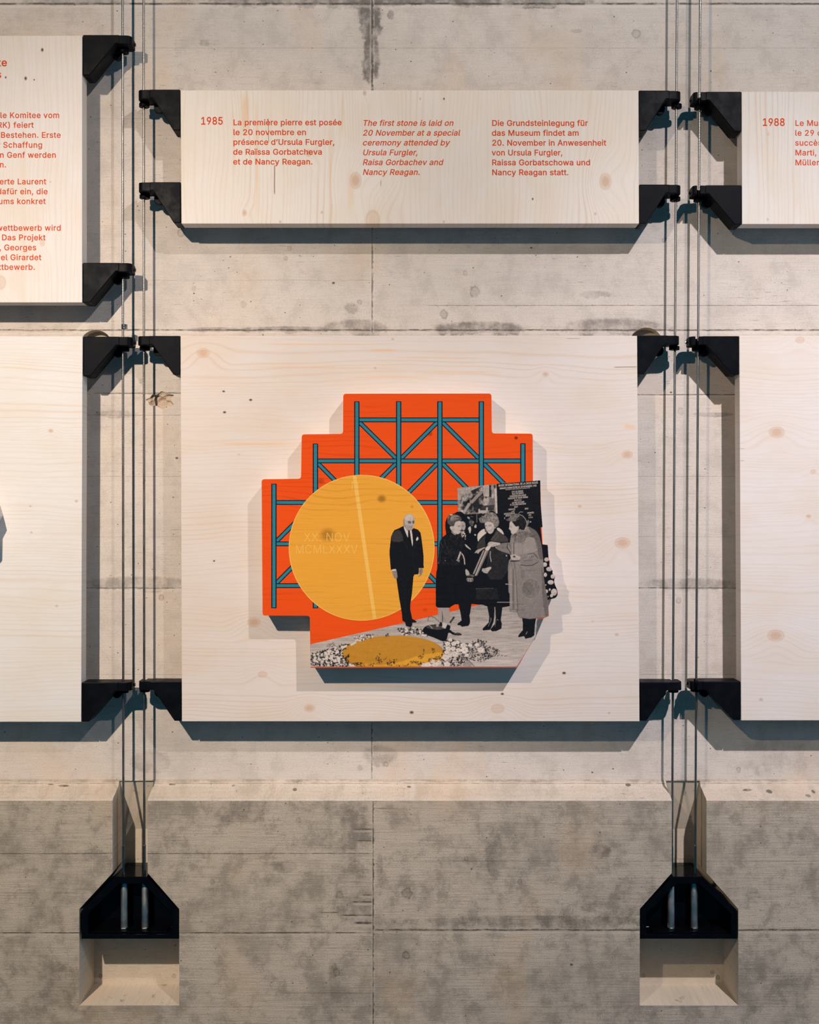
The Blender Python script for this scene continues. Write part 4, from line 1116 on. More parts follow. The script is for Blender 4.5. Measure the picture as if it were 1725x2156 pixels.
def vnoise(sx, sy, seed, octaves=3):
    """Smooth value noise over the mosaic."""
    out = np.zeros((gh, gw), np.float32)
    amp, tot = 1.0, 0.0
    for o in range(octaves):
        r_ = np.random.default_rng(seed + o)
        nx, ny = int(GW / sx) + 3, int(GH / sy) + 3
        lat = r_.random((ny, nx), dtype=np.float32)
        fx, fy = (XX - GX) / sx, (YY - GY) / sy
        ix, iy = fx.astype(int), fy.astype(int)
        tx, ty = fx - ix, fy - iy
        tx, ty = tx * tx * (3 - 2 * tx), ty * ty * (3 - 2 * ty)
        out += amp * ((lat[iy, ix] * (1 - tx) + lat[iy, ix + 1] * tx) * (1 - ty) + (lat[iy + 1, ix] * (1 - tx) + lat[iy + 1, ix + 1] * tx) * ty)
        tot += amp
        amp *= 0.55
        sx, sy = max(sx / 2, 0.6), max(sy / 2, 0.6)
    return out / tot


N_CLOTH = vnoise(4, 5, 1)
N_FINE = vnoise(1.6, 1.6, 5, 2)
N_GRAIN = vnoise(26, 2.2, 9)
N_BLOB = vnoise(9, 9, 14)
BLK, WHT = np.array((0.0040, 0.0065, 0.0105)), np.array((0.84, 0.70, 0.62))


def ink(g):
    g = np.clip(np.asarray(g, np.float32), 0, 1)
    return BLK + (WHT - BLK) * (g[..., None] ** 1.65)


def cv(z, pts):
    ox, oy, k = ZM[z]
    return [(ox + x / k, oy + y / k) for x, y in pts]


def fill_mask(q):
    xs, ys = [p[0] for p in q], [p[1] for p in q]
    i0, i1 = max(0, int((min(ys) - GY) * R) - 1), min(gh, int((max(ys) - GY) * R) + 2)
    j0, j1 = max(0, int((min(xs) - GX) * R) - 1), min(gw, int((max(xs) - GX) * R) + 2)
    if i0 >= i1 or j0 >= j1:
        return None
    X, Y = XX[i0:i1, j0:j1], YY[i0:i1, j0:j1]
    m = np.zeros(X.shape, bool)
    n = len(q)
    for i in range(n):
        (xa, ya), (xb, yb) = q[i], q[(i + 1) % n]
        if ya == yb:
            continue
        c = (Y < ya) != (Y < yb)
        m ^= c & (X < (xb - xa) * (Y - ya) / (yb - ya) + xa)
    return (slice(i0, i1), slice(j0, j1)), m


def smoothed(q, it=2):
    for _ in range(it):
        o = []
        for i in range(len(q)):
            a, b = q[i], q[(i + 1) % len(q)]
            o += [(a[0] * .75 + b[0] * .25, a[1] * .75 + b[1] * .25), (a[0] * .25 + b[0] * .75, a[1] * .25 + b[1] * .75)]
        q = o
    return q


def poly(z, pts, g, part=None, tex=0.0, alpha=1.0, rnd_=1, color=None):
    q = cv(z, pts)
    if rnd_:
        q = smoothed(q, rnd_)
    r = fill_mask(q)
    if r is None:
        return
    sl, m = r
    if part:
        pid[sl][m] = part
    if color is not None:
        c = np.array(color, np.float32) * (1 + tex * (N_CLOTH[sl] - 0.5)[..., None])
    else:
        c = ink(g + tex * (0.6 * (N_CLOTH[sl] - 0.5) + 0.6 * (N_FINE[sl] - 0.5)))
    t = tone[sl]
    t[m] = t[m] * (1 - alpha) + c[m] * alpha


def ell(z, x, y, rx, ry, g, part=None, tex=0.0, alpha=1.0, rot=0.0, color=None):
    ca, sa = math.cos(rot), math.sin(rot)
    poly(z, [(x + rx * math.cos(a) * ca - ry * math.sin(a) * sa, y + rx * math.cos(a) * sa + ry * math.sin(a) * ca) for a in [2 * math.pi * i / 24 for i in range(24)]], g, part, tex, alpha, 0, color)


def line(z, pts, w, g, part=None, alpha=1.0):
    for (x0, y0), (x1, y1) in zip(pts[:-1], pts[1:]):
        if (x0, y0) != (x1, y1):
            poly(z, bar(x0, y0, x1, y1, w, w * 0.2), g, part, 0, alpha, 0)


MAN, GRP, GND = 1, 2, 3
# ground
poly('P', [(654, 1356.5), (825, 1317.3), (1010, 1273.5), (1100, 1262), (1131, 1262), (1131, 1304), (1129, 1312), (1128.3, 1340), (1088, 1403.6), (654, 1403.6)], 0.62, GND, 0, rnd_=0)
gm = pid == GND
tone[gm] = ink(0.68 + 0.30 * (N_GRAIN - 0.5) + 0.10 * (N_FINE - 0.5) + 0.08 * np.clip((YY - 1330) / 60, -1, 1))[gm]
# picture and black donor board behind the group
poly('D', [(112, 236), (825, 165), (860, 949), (130, 720)], 0.5, GRP, 0.25, rnd_=0)
poly('D', [(112, 236), (560, 195), (330, 330), (125, 480)], 0.62, tex=0.5, rnd_=0)
r = fill_mask(cv('D', [(190, 400), (330, 300), (560, 205), (600, 420), (660, 520), (560, 720), (200, 720), (130, 620)]))
tone[r[0]][r[1]] = ink(0.10 + 0.75 * np.clip((N_BLOB[r[0]] - 0.40) * 2.6, 0, 1) * (0.5 + N_CLOTH[r[0]]))[r[1]]
for q in ([(250, 300), (280, 330), (250, 470), (220, 460)], [(300, 270), (330, 300), (300, 430), (270, 420)], [(200, 420), (230, 440), (200, 560), (170, 540)], [(350, 350), (380, 330), (400, 380), (360, 420)]):
    poly('D', q, 0.55, tex=0.2)
poly('D', [(270, 480), (330, 430), (350, 480), (290, 640), (240, 660)], 0.06)
poly('D', [(400, 550), (470, 540), (620, 560), (680, 600), (560, 640), (460, 700), (420, 640)], 0.10, tex=0.2)
poly('D', [(200, 690), (310, 505), (362, 530), (235, 730)], 0.60, rnd_=0)
poly('D', [(345, 490), (520, 295), (580, 325), (385, 525)], 0.52, rnd_=0)
line('D', [(385, 525), (580, 325)], 10, 0.22)
line('D', [(235, 730), (362, 530)], 8, 0.25)
poly('D', [(592, 190), (690, 180), (692, 390), (592, 385)], 0.72, rnd_=0)
for x in (610, 633, 660):
    line('D', [(x, 200), (x + 3, 370)], 6, 0.42)
ell('D', 640, 462, 56, 60, 0.66)
ell('D', 636, 410, 16, 16, 0.12)
poly('D', [(692, 180), (725, 180), (740, 400), (690, 400)], 0.12, tex=0.3, rnd_=0)
ell('D', 755, 230, 30, 40, 0.55, tex=0.3); ell('D', 760, 380, 26, 66, 0.66, tex=0.3); ell('D', 790, 210, 16, 34, 0.12)
poly('D', [(690, 430), (790, 420), (790, 560), (690, 560)], 0.38, tex=0.2, rnd_=0)
poly('D', [(560, 560), (790, 540), (780, 640), (560, 660)], 0.17, tex=0.2, rnd_=0)
for q in ([(495, 620), (528, 615), (528, 730), (495, 735)], [(632, 590), (668, 588), (668, 660), (632, 660)], [(528, 645), (640, 640), (640, 690), (528, 695)]):
    poly('D', q, 0.68, rnd_=0)
poly('D', [(788, 250), (826, 246), (842, 740), (815, 700)], 0.80, rnd_=0)
poly('D', [(828, 162), (1621, 98), (1626, 500), (1662, 949), (850, 949)], 0.045, GRP, 0.04, rnd_=0)
# dark mass of coats
poly('P', [(926, 1140), (933, 1130), (940, 1125), (938, 1112), (938, 1100), (941, 1091), (947, 1083), (957, 1081), (963, 1077.5), (971, 1077), (979, 1083), (1000, 1082), (1048, 1085),
           (1136, 1085), (1142, 1146), (1153.5, 1147.5), (1155, 1171), (1158, 1262), (1058, 1279), (1026.5, 1277), (1017, 1273.5), (992.6, 1271), (965.6, 1272), (958, 1272), (951, 1276), (946.5, 1279.6),
           (934, 1281), (922, 1278.7), (918, 1276), (918, 1222), (919, 1205), (923, 1189), (924, 1170)], 0.03, GRP, 0.05, rnd_=0)
poly('D', [(500, 700), (850, 700), (850, 949), (500, 949)], 0.05, tex=0.1, rnd_=0)
# flowers at the edge of the print
poly('F', [(1110, 0), (1295, 0), (1300, 40), (1335, 160), (1320, 230), (1408, 350), (1400, 430), (1475, 490), (1440, 580), (1455, 680), (1510, 800), (1532, 900), (1490, 1005), (1400, 1030), (1300, 1040), (1240, 980)], 0.03, GRP)
for x, y, a, b in ((1262, 90, 55, 48), (1222, 210, 50, 52), (1325, 320, 70, 52), (1232, 455, 38, 50), (1410, 495, 50, 52), (1360, 635, 72, 52), (1440, 870, 70, 82), (1262, 850, 34, 42), (1380, 955, 36, 40), (1338, 810, 22, 30), (1300, 975, 12, 12), (1240, 700, 18, 14)):
    ell('F', x, y, a, b, 0.80, tex=0.15)
    ell('F', x + a * 0.15, y + b * 0.45, a * 0.6, b * 0.35, 0.62, alpha=0.5)
# man in suit (photograph overlaps the disc)
poly('A', [(395, 378), (335, 410), (245, 450), (215, 500), (190, 560), (165, 780), (165, 870), (185, 1115), (272, 1105), (280, 1270), (328, 1600), (372, 1850), (380, 1965), (422, 1992), (440, 2062), (520, 2082), (548, 2045), (545, 2003),
           (618, 2002), (612, 1975), (545, 1942), (510, 1780), (512, 1700), (542, 1500), (565, 1230), (582, 1193), (652, 1190), (655, 1086), (737, 1086), (735, 880), (720, 740), (700, 580), (682, 490), (640, 440), (570, 415), (480, 450)], 0.04, MAN, 0.05, rnd_=0)
poly('A', [(240, 470), (335, 435), (390, 560), (395, 645), (190, 648), (200, 540)], 0.16, tex=0.06)
line('A', [(330, 430), (400, 640), (470, 760)], 5, 0.10); line('A', [(640, 470), (600, 700), (560, 800)], 5, 0.10); line('A', [(560, 760), (570, 1190)], 5, 0.09)
poly('A', [(393, 330), (400, 255), (430, 198), (490, 171), (550, 188), (582, 250), (584, 320), (565, 395), (548, 440), (505, 458), (440, 432), (402, 392)], 0.70, MAN, 0.08)
poly('A', [(430, 215), (490, 182), (545, 200), (560, 270), (500, 290), (420, 280)], 0.82, alpha=0.8, rnd_=2)
poly('A', [(410, 350), (470, 360), (560, 390), (545, 440), (500, 455), (430, 420)], 0.56, tex=0.1, alpha=0.8, rnd_=2)
poly('A', [(392, 270), (412, 250), (418, 340), (440, 420), (400, 390)], 0.42, alpha=0.7)
ell('A', 500, 322, 30, 17, 0.22, alpha=0.85, rot=0.2); ell('A', 563, 318, 18, 22, 0.20, alpha=0.9)
line('A', [(470, 300), (525, 305)], 8, 0.16); line('A', [(548, 300), (580, 290)], 8, 0.16)
poly('A', [(528, 310), (546, 310), (552, 372), (520, 372)], 0.70); line('A', [(520, 374), (556, 372)], 6, 0.28)
line('A', [(492, 398), (545, 396)], 7, 0.26); line('A', [(520, 245), (492, 300)], 4, 0.25)
poly('A', [(400, 374), (440, 430), (476, 462), (474, 578), (440, 505), (408, 420)], 0.86, rnd_=0)
poly('A', [(500, 458), (532, 445), (546, 520), (557, 660), (550, 722), (530, 640), (508, 520)], 0.86, rnd_=0)
poly('A', [(478, 462), (505, 458), (520, 560), (545, 720), (470, 640)], 0.03, rnd_=0)
poly('A', [(608, 615), (618, 575), (640, 556), (652, 600), (632, 620), (620, 632)], 0.88)
poly('A', [(205, 1118), (276, 1104), (290, 1170), (297, 1250), (270, 1277), (232, 1232), (214, 1180)], 0.52, MAN, 0.12)
poly('A', [(196, 1112), (272, 1100), (276, 1126), (202, 1136)], 0.88, MAN)
line('A', [(240, 1180), (262, 1260)], 5, 0.32); line('A', [(262, 1170), (284, 1250)], 5, 0.34)
poly('A', [(660, 1088), (722, 1088), (726, 1150), (692, 1212), (650, 1238), (646, 1228), (680, 1195), (655, 1162)], 0.50, MAN, 0.12)
line('A', [(690, 1110), (682, 1190)], 7, 0.2)
line('A', [(420, 1300), (430, 1700), (440, 1960)], 5, 0.08)
# legs and shoes of the group
poly('E', [(140, 1258), (412, 1262), (432, 1480), (418, 1560), (400, 1645), (330, 1650), (250, 1640), (150, 1570)], 0.60, GRP, 0.08, rnd_=0)
poly('E', [(235, 1300), (262, 1420), (268, 1610), (245, 1610), (242, 1420)], 0.20)
line('E', [(280, 1480), (320, 1600)], 8, 0.40)
poly('E', [(640, 1165), (955, 1160), (922, 1400), (905, 1440), (922, 1560), (915, 1640), (880, 1700), (720, 1722), (690, 1690), (612, 1680), (618, 1640), (715, 1565), (690, 1400)], 0.035, GRP, rnd_=0)
poly('E', [(1335, 1220), (1515, 1240), (1505, 1500), (1490, 1600), (1425, 1760), (1400, 1795), (1240, 1812), (1218, 1775), (1250, 1735), (1370, 1620), (1385, 1480)], 0.04, GRP, rnd_=0)
poly('E', [(1525, 1240), (1705, 1240), (1665, 1560), (1690, 1640), (1680, 1765), (1560, 1825), (1450, 1836), (1415, 1790), (1430, 1760), (1520, 1650), (1540, 1500)], 0.04, GRP, rnd_=0)
poly('E', [(1512, 1250), (1530, 1250), (1540, 1490), (1520, 1490)], 0.62, GRP, rnd_=0)
line('E', [(1425, 1500), (1425, 1570), (1360, 1710)], 8, 0.55); line('E', [(1555, 1560), (1530, 1650), (1525, 1720)], 7, 0.45); line('E', [(1570, 1545), (1610, 1560)], 8, 0.6)
poly('F', [(675, 1480), (1012, 1500), (985, 1650), (968, 1900), (905, 1952), (752, 1986), (735, 1940), (715, 1925), (600, 1948), (578, 1920), (620, 1860), (690, 1780), (690, 1600)], 0.04, GRP, rnd_=0)
line('F', [(770, 1875), (800, 1815)], 12, 0.55); line('F', [(735, 1940), (760, 1860)], 5, 0.14)
line('F', [(1040, 1520), (1010, 1600), (1020, 1700), (1000, 1800), (1000, 1915)], 9, 0.82, GRP)
# first woman
poly('B', [(230, 980), (330, 870), (440, 790), (700, 790), (860, 760), (900, 900), (1000, 1000), (980, 1400), (1000, 1725), (190, 1725), (240, 1300)], 0.055, tex=0.16)
for q in ([(250, 1000), (290, 1100), (350, 1200)], [(360, 950), (400, 1050), (410, 1100)], [(380, 1330), (440, 1400)], [(430, 1150), (480, 1240)], [(260, 1300), (240, 1500), (220, 1700)], [(730, 900), (800, 910)]):
    line('B', q, 22, 0.17, alpha=0.6)
poly('B', [(390, 600), (400, 450), (440, 330), (520, 300), (540, 560), (560, 700), (440, 780), (410, 700)], 0.05, tex=0.08)
poly('B', [(450, 340), (480, 250), (530, 185), (640, 175), (770, 200), (860, 260), (900, 330), (870, 385), (740, 400), (700, 470), (660, 555), (570, 545), (480, 470)], 0.24, tex=0.25)
poly('B', [(545, 330), (570, 250), (640, 215), (760, 212), (850, 262), (760, 262), (680, 300), (850, 312), (740, 345), (640, 385), (575, 385)], 0.50, tex=0.35)
poly('B', [(520, 190), (600, 175), (640, 200), (560, 230)], 0.72)
line('B', [(620, 300), (740, 280), (850, 300)], 12, 0.2); line('B', [(580, 270), (700, 230), (800, 250)], 9, 0.25); line('B', [(600, 370), (720, 340), (850, 330)], 12, 0.18); line('B', [(470, 330), (520, 240)], 14, 0.55)
poly('B', [(700, 420), (780, 392), (880, 385), (890, 480), (880, 540), (905, 620), (885, 650), (860, 700), (835, 770), (770, 785), (680, 770), (610, 700), (560, 640), (530, 555), (600, 545), (660, 555)], 0.74, tex=0.06)
poly('B', [(880, 388), (960, 402), (1012, 470), (1015, 560), (995, 640), (960, 680), (925, 650), (890, 620), (880, 540)], 0.62, tex=0.08)
line('B', [(765, 548), (815, 535), (865, 525)], 14, 0.22); line('B', [(800, 570), (850, 560)], 13, 0.30); line('B', [(900, 535), (985, 528)], 15, 0.22); line('B', [(915, 560), (970, 556)], 10, 0.35)
line('B', [(880, 560), (895, 620), (880, 650)], 12, 0.48); line('B', [(830, 680), (880, 668), (925, 658)], 18, 0.2); line('B', [(770, 650), (800, 690)], 8, 0.5)
poly('B', [(640, 560), (690, 580), (680, 700), (620, 680), (600, 600)], 0.62, alpha=0.5)
line('B', [(600, 655), (630, 660)], 14, 0.28)
poly('B', [(850, 705), (930, 690), (990, 690), (970, 765), (860, 770)], 0.54, tex=0.1); line('B', [(860, 770), (930, 775)], 12, 0.2)
poly('B', [(560, 690), (640, 740), (735, 795), (700, 820), (620, 770)], 0.58, alpha=0.8)
poly('B', [(1000, 400), (1100, 420), (1150, 480), (1130, 560), (1060, 600), (1020, 640), (1010, 520)], 0.03)
for _ in range(26):
    ell('B', 985 + rnd.gauss(0, 38), 810 + rnd.gauss(0, 55), 15, 13, rnd.choice((0.85, 0.9, 0.8, 0.1)))
poly('B', [(870, 780), (920, 780), (940, 900), (900, 880)], 0.6, alpha=0.7)
# men between
poly('B', [(1085, 605), (1150, 545), (1170, 560), (1182, 640), (1155, 770), (1130, 740), (1110, 660)], 0.80)
poly('B', [(1048, 262), (1110, 255), (1150, 300), (1130, 335), (1100, 320)], 0.62)
poly('B', [(1100, 390), (1160, 330), (1240, 370), (1260, 470), (1220, 560), (1150, 520)], 0.24, tex=0.5)
ell('B', 1245, 420, 24, 30, 0.42, tex=0.3); line('B', [(1170, 250), (1240, 262)], 14, 0.34)
poly('B', [(1262, 582), (1318, 480), (1345, 520), (1345, 605)], 0.72)
line('B', [(1352, 180), (1352, 430)], 22, 0.36)
ell('B', 1305, 808, 28, 20, 0.9, rot=0.4)
poly('B', [(980, 1082), (1040, 1110), (1080, 1150), (1185, 1252), (1160, 1256), (1040, 1180)], 0.72)
line('B', [(862, 1325), (790, 1535)], 44, 0.72); line('B', [(885, 1345), (815, 1540)], 8, 0.4)
poly('B', [(718, 1572), (790, 1530), (842, 1570), (822, 1642), (770, 1600)], 0.55)
for k in range(3):
    line('B', [(750 + 22 * k, 1570 + 18 * k), (825, 1560 + 22 * k)], 5, 0.15)
line('B', [(900, 1372), (945, 1440), (975, 1540), (990, 1700)], 28, 0.74)
poly('E', [(800, 320), (860, 340), (905, 420), (912, 480), (880, 470), (820, 490)], 0.68, tex=0.08)
line('E', [(150, 160), (150, 185)], 10, 0.8); line('E', [(305, 120), (335, 125)], 9, 0.5)
# small metal cup
poly('E', [(830, 540), (1000, 540), (1000, 610), (960, 635), (880, 635), (840, 610)], 0.36); line('E', [(845, 545), (990, 545)], 9, 0.66); line('E', [(880, 560), (885, 625)], 16, 0.6); line('E', [(935, 560), (935, 630)], 14, 0.66)
ell('E', 940, 490, 85, 34, 0.30); ell('E', 905, 515, 60, 22, 0.06)
# white fur and shoulders behind the second woman
poly('C', [(160, 720), (215, 635), (330, 560), (385, 660), (310, 720), (225, 800), (178, 884)], 0.84, rnd_=1)
poly('C', [(595, 565), (650, 545), (740, 620), (778, 725), (650, 640)], 0.84, rnd_=1)
poly('C', [(330, 575), (375, 590), (372, 655), (335, 650)], 0.25, tex=0.2)
# second woman
poly('C', [(178, 880), (260, 775), (385, 685), (590, 580), (720, 680), (860, 785), (872, 870), (858, 1725), (330, 1725), (420, 1080), (300, 1010), (140, 1060)], 0.10, tex=0.10)
poly('C', [(600, 590), (720, 680), (860, 785), (865, 860), (700, 870), (470, 850), (470, 790)], 0.19, tex=0.08)
poly('C', [(180, 890), (330, 740), (345, 900), (330, 980), (150, 1050)], 0.15, tex=0.08)
line('C', [(475, 830), (640, 650)], 8, 0.32); line('C', [(545, 860), (650, 720)], 7, 0.30); line('C', [(350, 760), (350, 960)], 7, 0.22)
poly('C', [(340, 770), (385, 670), (480, 692), (595, 560), (570, 670), (450, 840), (385, 965), (345, 965)], 0.02)
poly('C', [(400, 200), (470, 158), (550, 172), (610, 260), (600, 300), (520, 220)], 0.03)
poly('C', [(195, 330), (300, 300), (350, 235), (440, 195), (540, 205), (610, 265), (640, 350), (664, 430), (645, 500), (600, 548), (545, 520), (520, 440), (430, 410), (330, 440), (250, 450), (215, 400)], 0.42, tex=0.45)
for k in range(70):
    a = rnd.uniform(0, 6.28); rr_ = rnd.uniform(0.2, 1)
    x, y = 440 + 205 * rr_ * math.cos(a), 330 + 130 * rr_ * math.sin(a)
    if y > 415 and 320 < x < 540:
        continue
    t_ = rnd.uniform(0, 3.1)
    line('C', [(x, y), (x + 24 * math.cos(t_), y + 24 * math.sin(t_)), (x + 40 * math.cos(t_ + 0.8), y + 40 * math.sin(t_ + 0.8))], 8, rnd.choice((0.14, 0.22, 0.62, 0.7, 0.55)), alpha=0.8)
poly('C', [(328, 440), (400, 408), (510, 430), (548, 500), (552, 560), (530, 640), (480, 690), (425, 684), (385, 630), (345, 545)], 0.76, tex=0.05)
poly('C', [(470, 560), (545, 520), (530, 640), (480, 690), (450, 680)], 0.62, alpha=0.6)
line('C', [(342, 512), (380, 508)], 13, 0.26); line('C', [(420, 510), (480, 502)], 14, 0.26); line('C', [(340, 492), (378, 486)], 7, 0.40); line('C', [(420, 486), (485, 478)], 7, 0.40)
line('C', [(392, 530), (382, 585), (410, 596)], 9, 0.52); line('C', [(398, 628), (430, 622), (462, 618)], 12, 0.36); ell('C', 568, 552, 12, 12, 0.9)
line('C', [(462, 1080), (455, 1180), (480, 1320)], 18, 0.62)
line('E', [(1060, 800), (1480, 788)], 7, 0.36); line('E', [(1060, 830), (1300, 832)], 5, 0.22)
poly('E', [(1075, 800), (1560, 790), (1640, 1060), (1050, 1060)], 0.085, tex=0.1, alpha=0.8, rnd_=0)
# scroll tube
poly('C', [(296, 1062), (335, 1048), (385, 1075), (150, 1640), (100, 1650), (60, 1600)], 0.05, rnd_=0)
poly('C', [(290, 1075), (332, 1052), (95, 1602), (62, 1600)], 0.58, rnd_=0)
poly('C', [(345, 1070), (425, 1075), (165, 1635), (105, 1640)], 0.52, rnd_=0)
poly('C', [(345, 1070), (372, 1074), (125, 1640), (105, 1640)], 0.70, rnd_=0)
poly('C', [(400, 1076), (425, 1075), (165, 1635), (148, 1640)], 0.34, rnd_=0)
poly('C', [(330, 1052), (380, 975), (470, 905), (505, 935), (470, 995), (410, 1082)], 0.84)
poly('C', [(95, 1140), (140, 1060), (260, 1020), (345, 985), (345, 1010), (270, 1050), (200, 1120), (175, 1148), (150, 1110)], 0.66, tex=0.1)
line('C', [(150, 1080), (180, 1130)], 6, 0.35)
poly('C', [(262, 1530), (280, 1470), (335, 1478), (400, 1450), (470, 1435), (490, 1468), (420, 1540), (400, 1590), (310, 1572)], 0.70, tex=0.08)
line('C', [(285, 1510), (340, 1515)], 7, 0.2); line('C', [(270, 1545), (340, 1552)], 7, 0.15); line('C', [(340, 1535), (400, 1560)], 7, 0.2); line('C', [(300, 1485), (350, 1500)], 7, 0.2)
# third woman
poly('F', [(345, 150), (470, 60), (640, 0), (1110, 0), (1150, 250), (1195, 520), (1240, 800), (1290, 1050), (1316, 1440), (1240, 1470), (1000, 1502), (860, 1512), (700, 1492), (605, 1470), (560, 1335), (460, 1310), (372, 1320), (380, 1200), (385, 905), (350, 885), (350, 700), (338, 500)], 0.47, GRP, 0.14)
poly('C', [(925, 740), (950, 690), (1060, 640), (1110, 585), (1240, 560), (1310, 515), (1400, 560), (1500, 620), (1575, 750), (1612, 900), (1645, 1100), (1690, 1725), (860, 1725), (868, 1300), (930, 1250), (900, 1150), (905, 900)], 0.48, GRP, 0.16)
poly('C', [(1310, 520), (1400, 560), (1505, 625), (1580, 760), (1640, 1060), (1660, 1300), (1560, 1250), (1530, 1000), (1480, 820), (1400, 690)], 0.34, tex=0.14)
poly('C', [(915, 800), (940, 720), (1060, 645), (1230, 625), (1400, 645), (1475, 765), (1340, 790), (1220, 880), (1060, 885), (1000, 830)], 0.40, tex=0.38)
ell('C', 1030, 710, 40, 26, 0.14, alpha=0.7); ell('C', 1260, 690, 50, 40, 0.28, alpha=0.6); ell('C', 1420, 740, 50, 30, 0.22, alpha=0.6)
poly('C', [(1225, 880), (1260, 810), (1340, 770), (1430, 800), (1475, 880), (1500, 1050), (1440, 1125), (1300, 1140), (1200, 1150), (1190, 1000)], 0.55, tex=0.12)
line('C', [(1260, 800), (1340, 765), (1420, 790), (1470, 840)], 10, 0.68)
poly('C', [(920, 930), (1000, 900), (1200, 905), (1190, 1160), (1060, 1180), (930, 1170)], 0.54, tex=0.12)
line('C', [(995, 900), (995, 1170)], 12, 0.18); line('C', [(1030, 740), (1000, 900)], 8, 0.2)
poly('C', [(578, 985), (690, 905), (850, 890), (940, 890), (950, 1170), (830, 1125), (700, 1085), (590, 1025)], 0.42, tex=0.2)
line('C', [(850, 920), (840, 1000), (900, 1080), (925, 1160)], 16, 0.14); line('C', [(870, 940), (880, 1010), (930, 1080)], 9, 0.6); line('C', [(575, 970), (600, 1020)], 14, 0.6)
poly('C', [(385, 950), (425, 880), (480, 864), (570, 880), (685, 895), (690, 930), (570, 965), (505, 990), (470, 965), (430, 930)], 0.74, tex=0.06)
line('C', [(440, 905), (490, 900)], 8, 0.24); line('C', [(500, 955), (600, 925)], 7, 0.4); line('C', [(410, 925), (440, 960)], 8, 0.3)
poly('C', [(1150, 1215), (1310, 1190), (1430, 1210), (1535, 1320), (1400, 1392), (1145, 1395)], 0.46, tex=0.14)
line('C', [(1305, 1150), (1440, 1125), (1500, 1190), (1545, 1250)], 14, 0.16); line('C', [(1330, 1170), (1400, 1190), (1440, 1230)], 12, 0.66); line('C', [(1225, 1285), (1320, 1240), (1320, 1170)], 10, 0.62); line('C', [(1220, 1300), (1420, 1290)], 9, 0.24)
line('C', [(1150, 1395), (1290, 1415), (1420, 1400), (1545, 1330)], 16, 0.12); line('C', [(1380, 1190), (1440, 1220)], 12, 0.1)
poly('C', [(910, 1180), (975, 1150), (1080, 1178), (1150, 1210), (1140, 1272), (1020, 1285), (945, 1275), (925, 1230)], 0.72, tex=0.05)
poly('C', [(965, 1190), (1025, 1185), (1040, 1222), (990, 1232)], 0.2); line('C', [(935, 1210), (1000, 1250), (1080, 1240)], 6, 0.45)
poly('C', [(890, 1300), (1000, 1290), (1140, 1295), (1140, 1310), (930, 1330)], 0.14)
poly('C', [(806, 1200), (825, 1150), (850, 1205)], 0.7)
line('F', [(490, 140), (520, 420), (545, 760), (575, 1330)], 10, 0.16)
poly('F', [(370, 300), (430, 280), (440, 1280), (385, 1290)], 0.56, alpha=0.6, tex=0.1); poly('F', [(440, 300), (490, 300), (490, 1290), (440, 1290)], 0.30, alpha=0.6, tex=0.1); poly('F', [(490, 320), (520, 320), (560, 1290), (500, 1290)], 0.56, alpha=0.5)
poly('F', [(1130, 250), (1160, 300), (1240, 800), (1290, 1060), (1310, 1440), (1230, 1465), (1170, 1100), (1150, 700)], 0.36, tex=0.14)
ell('F', 880, 785, 235, 250, 0.60, alpha=0.35); ell('F', 880, 785, 222, 238, 0.42, tex=0.2, alpha=0.9); ell('F', 820, 780, 120, 170, 0.34, tex=0.2, alpha=0.5)
line('F', [(740, 975), (800, 1020), (900, 1040)], 7, 0.74, alpha=0.7)
poly('F', [(640, 330), (760, 330), (700, 560), (650, 540)], 0.34, tex=0.2, alpha=0.5); poly('F', [(760, 330), (1050, 330), (1050, 360), (760, 380)], 0.36, alpha=0.4)
line('F', [(280, 678), (440, 684)], 14, 0.74); line('F', [(80, 1112), (460, 1114)], 12, 0.74, alpha=0.9); line('F', [(490, 1155), (720, 1160)], 6, 0.24); line('F', [(620, 1190), (760, 1192)], 7, 0.66, alpha=0.6); line('F', [(440, 1290), (720, 1300)], 7, 0.28)
line('F', [(370, 1325), (560, 1340), (600, 1460)], 10, 0.26); line('F', [(620, 1480), (860, 1512), (1240, 1476)], 8, 0.22)
line('C', [(1480, 1048), (1525, 1050)], 10, 0.8)
poly('C', [(1235, 560), (1270, 450), (1300, 380), (1335, 370), (1345, 420), (1310, 500), (1290, 545)], 0.40, tex=0.2)
poly('C', [(1230, 570), (1290, 530), (1300, 545), (1240, 585)], 0.7)
poly('C', [(806, 372), (880, 345), (930, 270), (1000, 232), (1100, 232), (1190, 270), (1250, 340), (1285, 430), (1262, 520), (1230, 612), (1140, 592), (1105, 520), (1020, 530), (965, 445), (900, 402), (860, 430), (850, 380)], 0.075, tex=0.12)
poly('C', [(806, 372), (890, 330), (930, 270), (1000, 232), (1110, 236), (1130, 290), (1060, 340), (1040, 400), (960, 420), (900, 395), (850, 395)], 0.34, tex=0.4)
for k in range(22):
    x, y = rnd.uniform(830, 1090), rnd.uniform(245, 400)
    t_ = rnd.uniform(-0.9, 0.2)
    line('C', [(x, y), (x + 45 * math.cos(t_), y + 45 * math.sin(t_))], 6, rnd.choice((0.12, 0.5, 0.55, 0.2)), alpha=0.7)
line('C', [(1100, 232), (1140, 190), (1205, 195)], 12, 0.5); line('C', [(1120, 250), (1200, 285), (1255, 350), (1285, 420)], 12, 0.60)
poly('C', [(898, 425), (925, 405), (955, 415), (1020, 515), (1060, 530), (1100, 505), (1112, 560), (1070, 640), (1000, 690), (945, 690), (925, 650), (935, 625), (912, 610), (905, 590), (878, 580), (895, 540)], 0.76, tex=0.05)
